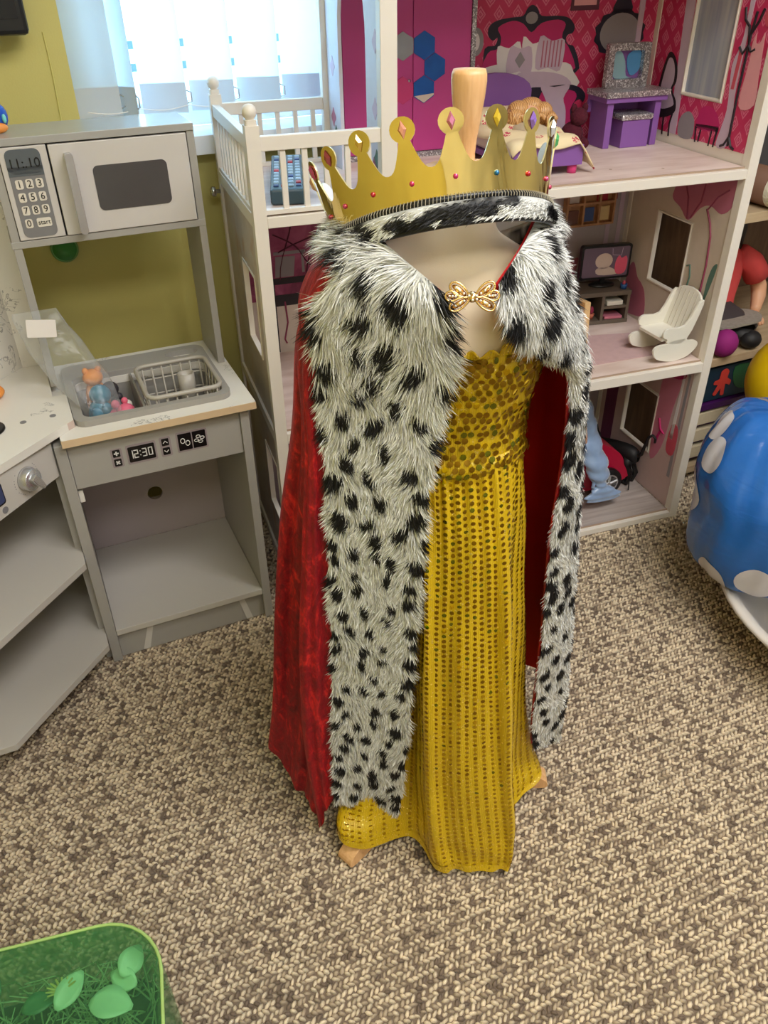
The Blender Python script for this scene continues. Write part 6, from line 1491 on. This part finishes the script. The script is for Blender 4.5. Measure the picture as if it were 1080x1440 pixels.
lin_ = MB(); lin_.add([v - (v - RC - cn * (v - RC).dot(cn)).normalized() * .0016 for v in vv_], [tuple(reversed(f)) for f in cff])
npo = npol - 3
ri = MB()
for i in range(npo):
    j = (i + 1) % npo
    if j == 0: continue
    a_, b_ = (crown_pt(poly[q].x / SCU, poly[q].y) for q in (i, j))
    k_ = len(ri.v); inn = [v - (v - RC - cn * (v - RC).dot(cn)).normalized() * .0016 for v in (b_, a_)]
    ri.v += [tuple(a_), tuple(b_)] + [tuple(v) for v in inn]; ri.f.append((k_, k_ + 1, k_ + 2, k_ + 3))
ri.build('foil_edge', mat('pale_gold_edge', (236, 222, 170), .3, .6), crw)
lf_o = lin_.build('card_backing', mat('white_card', (226, 228, 234), .5), crw, True)
gems = [(206, 34, 70), (232, 190, 50), (150, 60, 60), (226, 166, 60), (232, 150, 140), (214, 40, 80), (218, 130, 170), (236, 200, 60), (150, 110, 210), (200, 200, 210), (80, 170, 200), (210, 50, 90), (90, 180, 110), (230, 170, 150), (180, 60, 120), (240, 200, 90)]
gm = {}
def gemmat(c):
    if c not in gm: gm[c] = mat('cut_gem', c, .06, .35, vary=.1, Coat_Weight=1.0)
    return gm[c]
def on_crown(u, h, off=.0):
    p = crown_pt(u, h); th_ = 2 * PI * u / NP_ - PI / 2 + PH
    n_ = ((e1 * math.cos(th_) + e2 * math.sin(th_)) * math.cos(FL) - cn * math.sin(FL)).normalized(); t_u = (-e1 * math.sin(th_) + e2 * math.cos(th_)); return p + n_ * off, n_, t_u, n_.cross(t_u)
gcol = [6, 7, 8, 9, 10, 11, 12, 13, 14, 15, 0, 1, 3, 4, 5, 6]
cols = {0: (218, 130, 170), 1: (240, 206, 70), 2: (150, 110, 210), 3: (210, 210, 216), 4: (90, 180, 110), 12: (150, 60, 60), 13: (196, 156, 60), 14: (232, 160, 140), 15: (220, 44, 84)}
for i in range(NP_):
    p, n_, a_, b_ = on_crown(i + .5, HD, .0)
    c = cols.get(i if i < 6 else i - 3, gems[i % 16])
    g = MB(); o_ = [p + a_ * x + b_ * y for x, y in ((.0042, 0), (.0, .0082), (-.0042, 0), (0, -.0082))]; m_ = [p + n_ * .0032 + a_ * x + b_ * y for x, y in ((.0021, 0), (.0, .0042), (-.0021, 0), (0, -.0042))]
    g.add(o_ + m_, [(0, 1, 5, 4), (1, 2, 6, 5), (2, 3, 7, 6), (3, 0, 4, 7), (4, 5, 6, 7), (3, 2, 1, 0)]); g.build('gem', gemmat(c), crw)
    st_c = {0: (214, 50, 120), 1: (20, 120, 180), 2: (200, 24, 50), 3: (200, 60, 120), 15: (30, 150, 80), 14: (214, 40, 100), 13: (190, 24, 44)}.get(i if i < 6 else i - 3, (200, 60, 100))
    p, n_, a_, b_ = on_crown(i + .5, .022, .0005)
    MB().ell(p, (.0026, .0026, .0026), 10, 7).build('rhinestone', gemmat(st_c), crw, True)
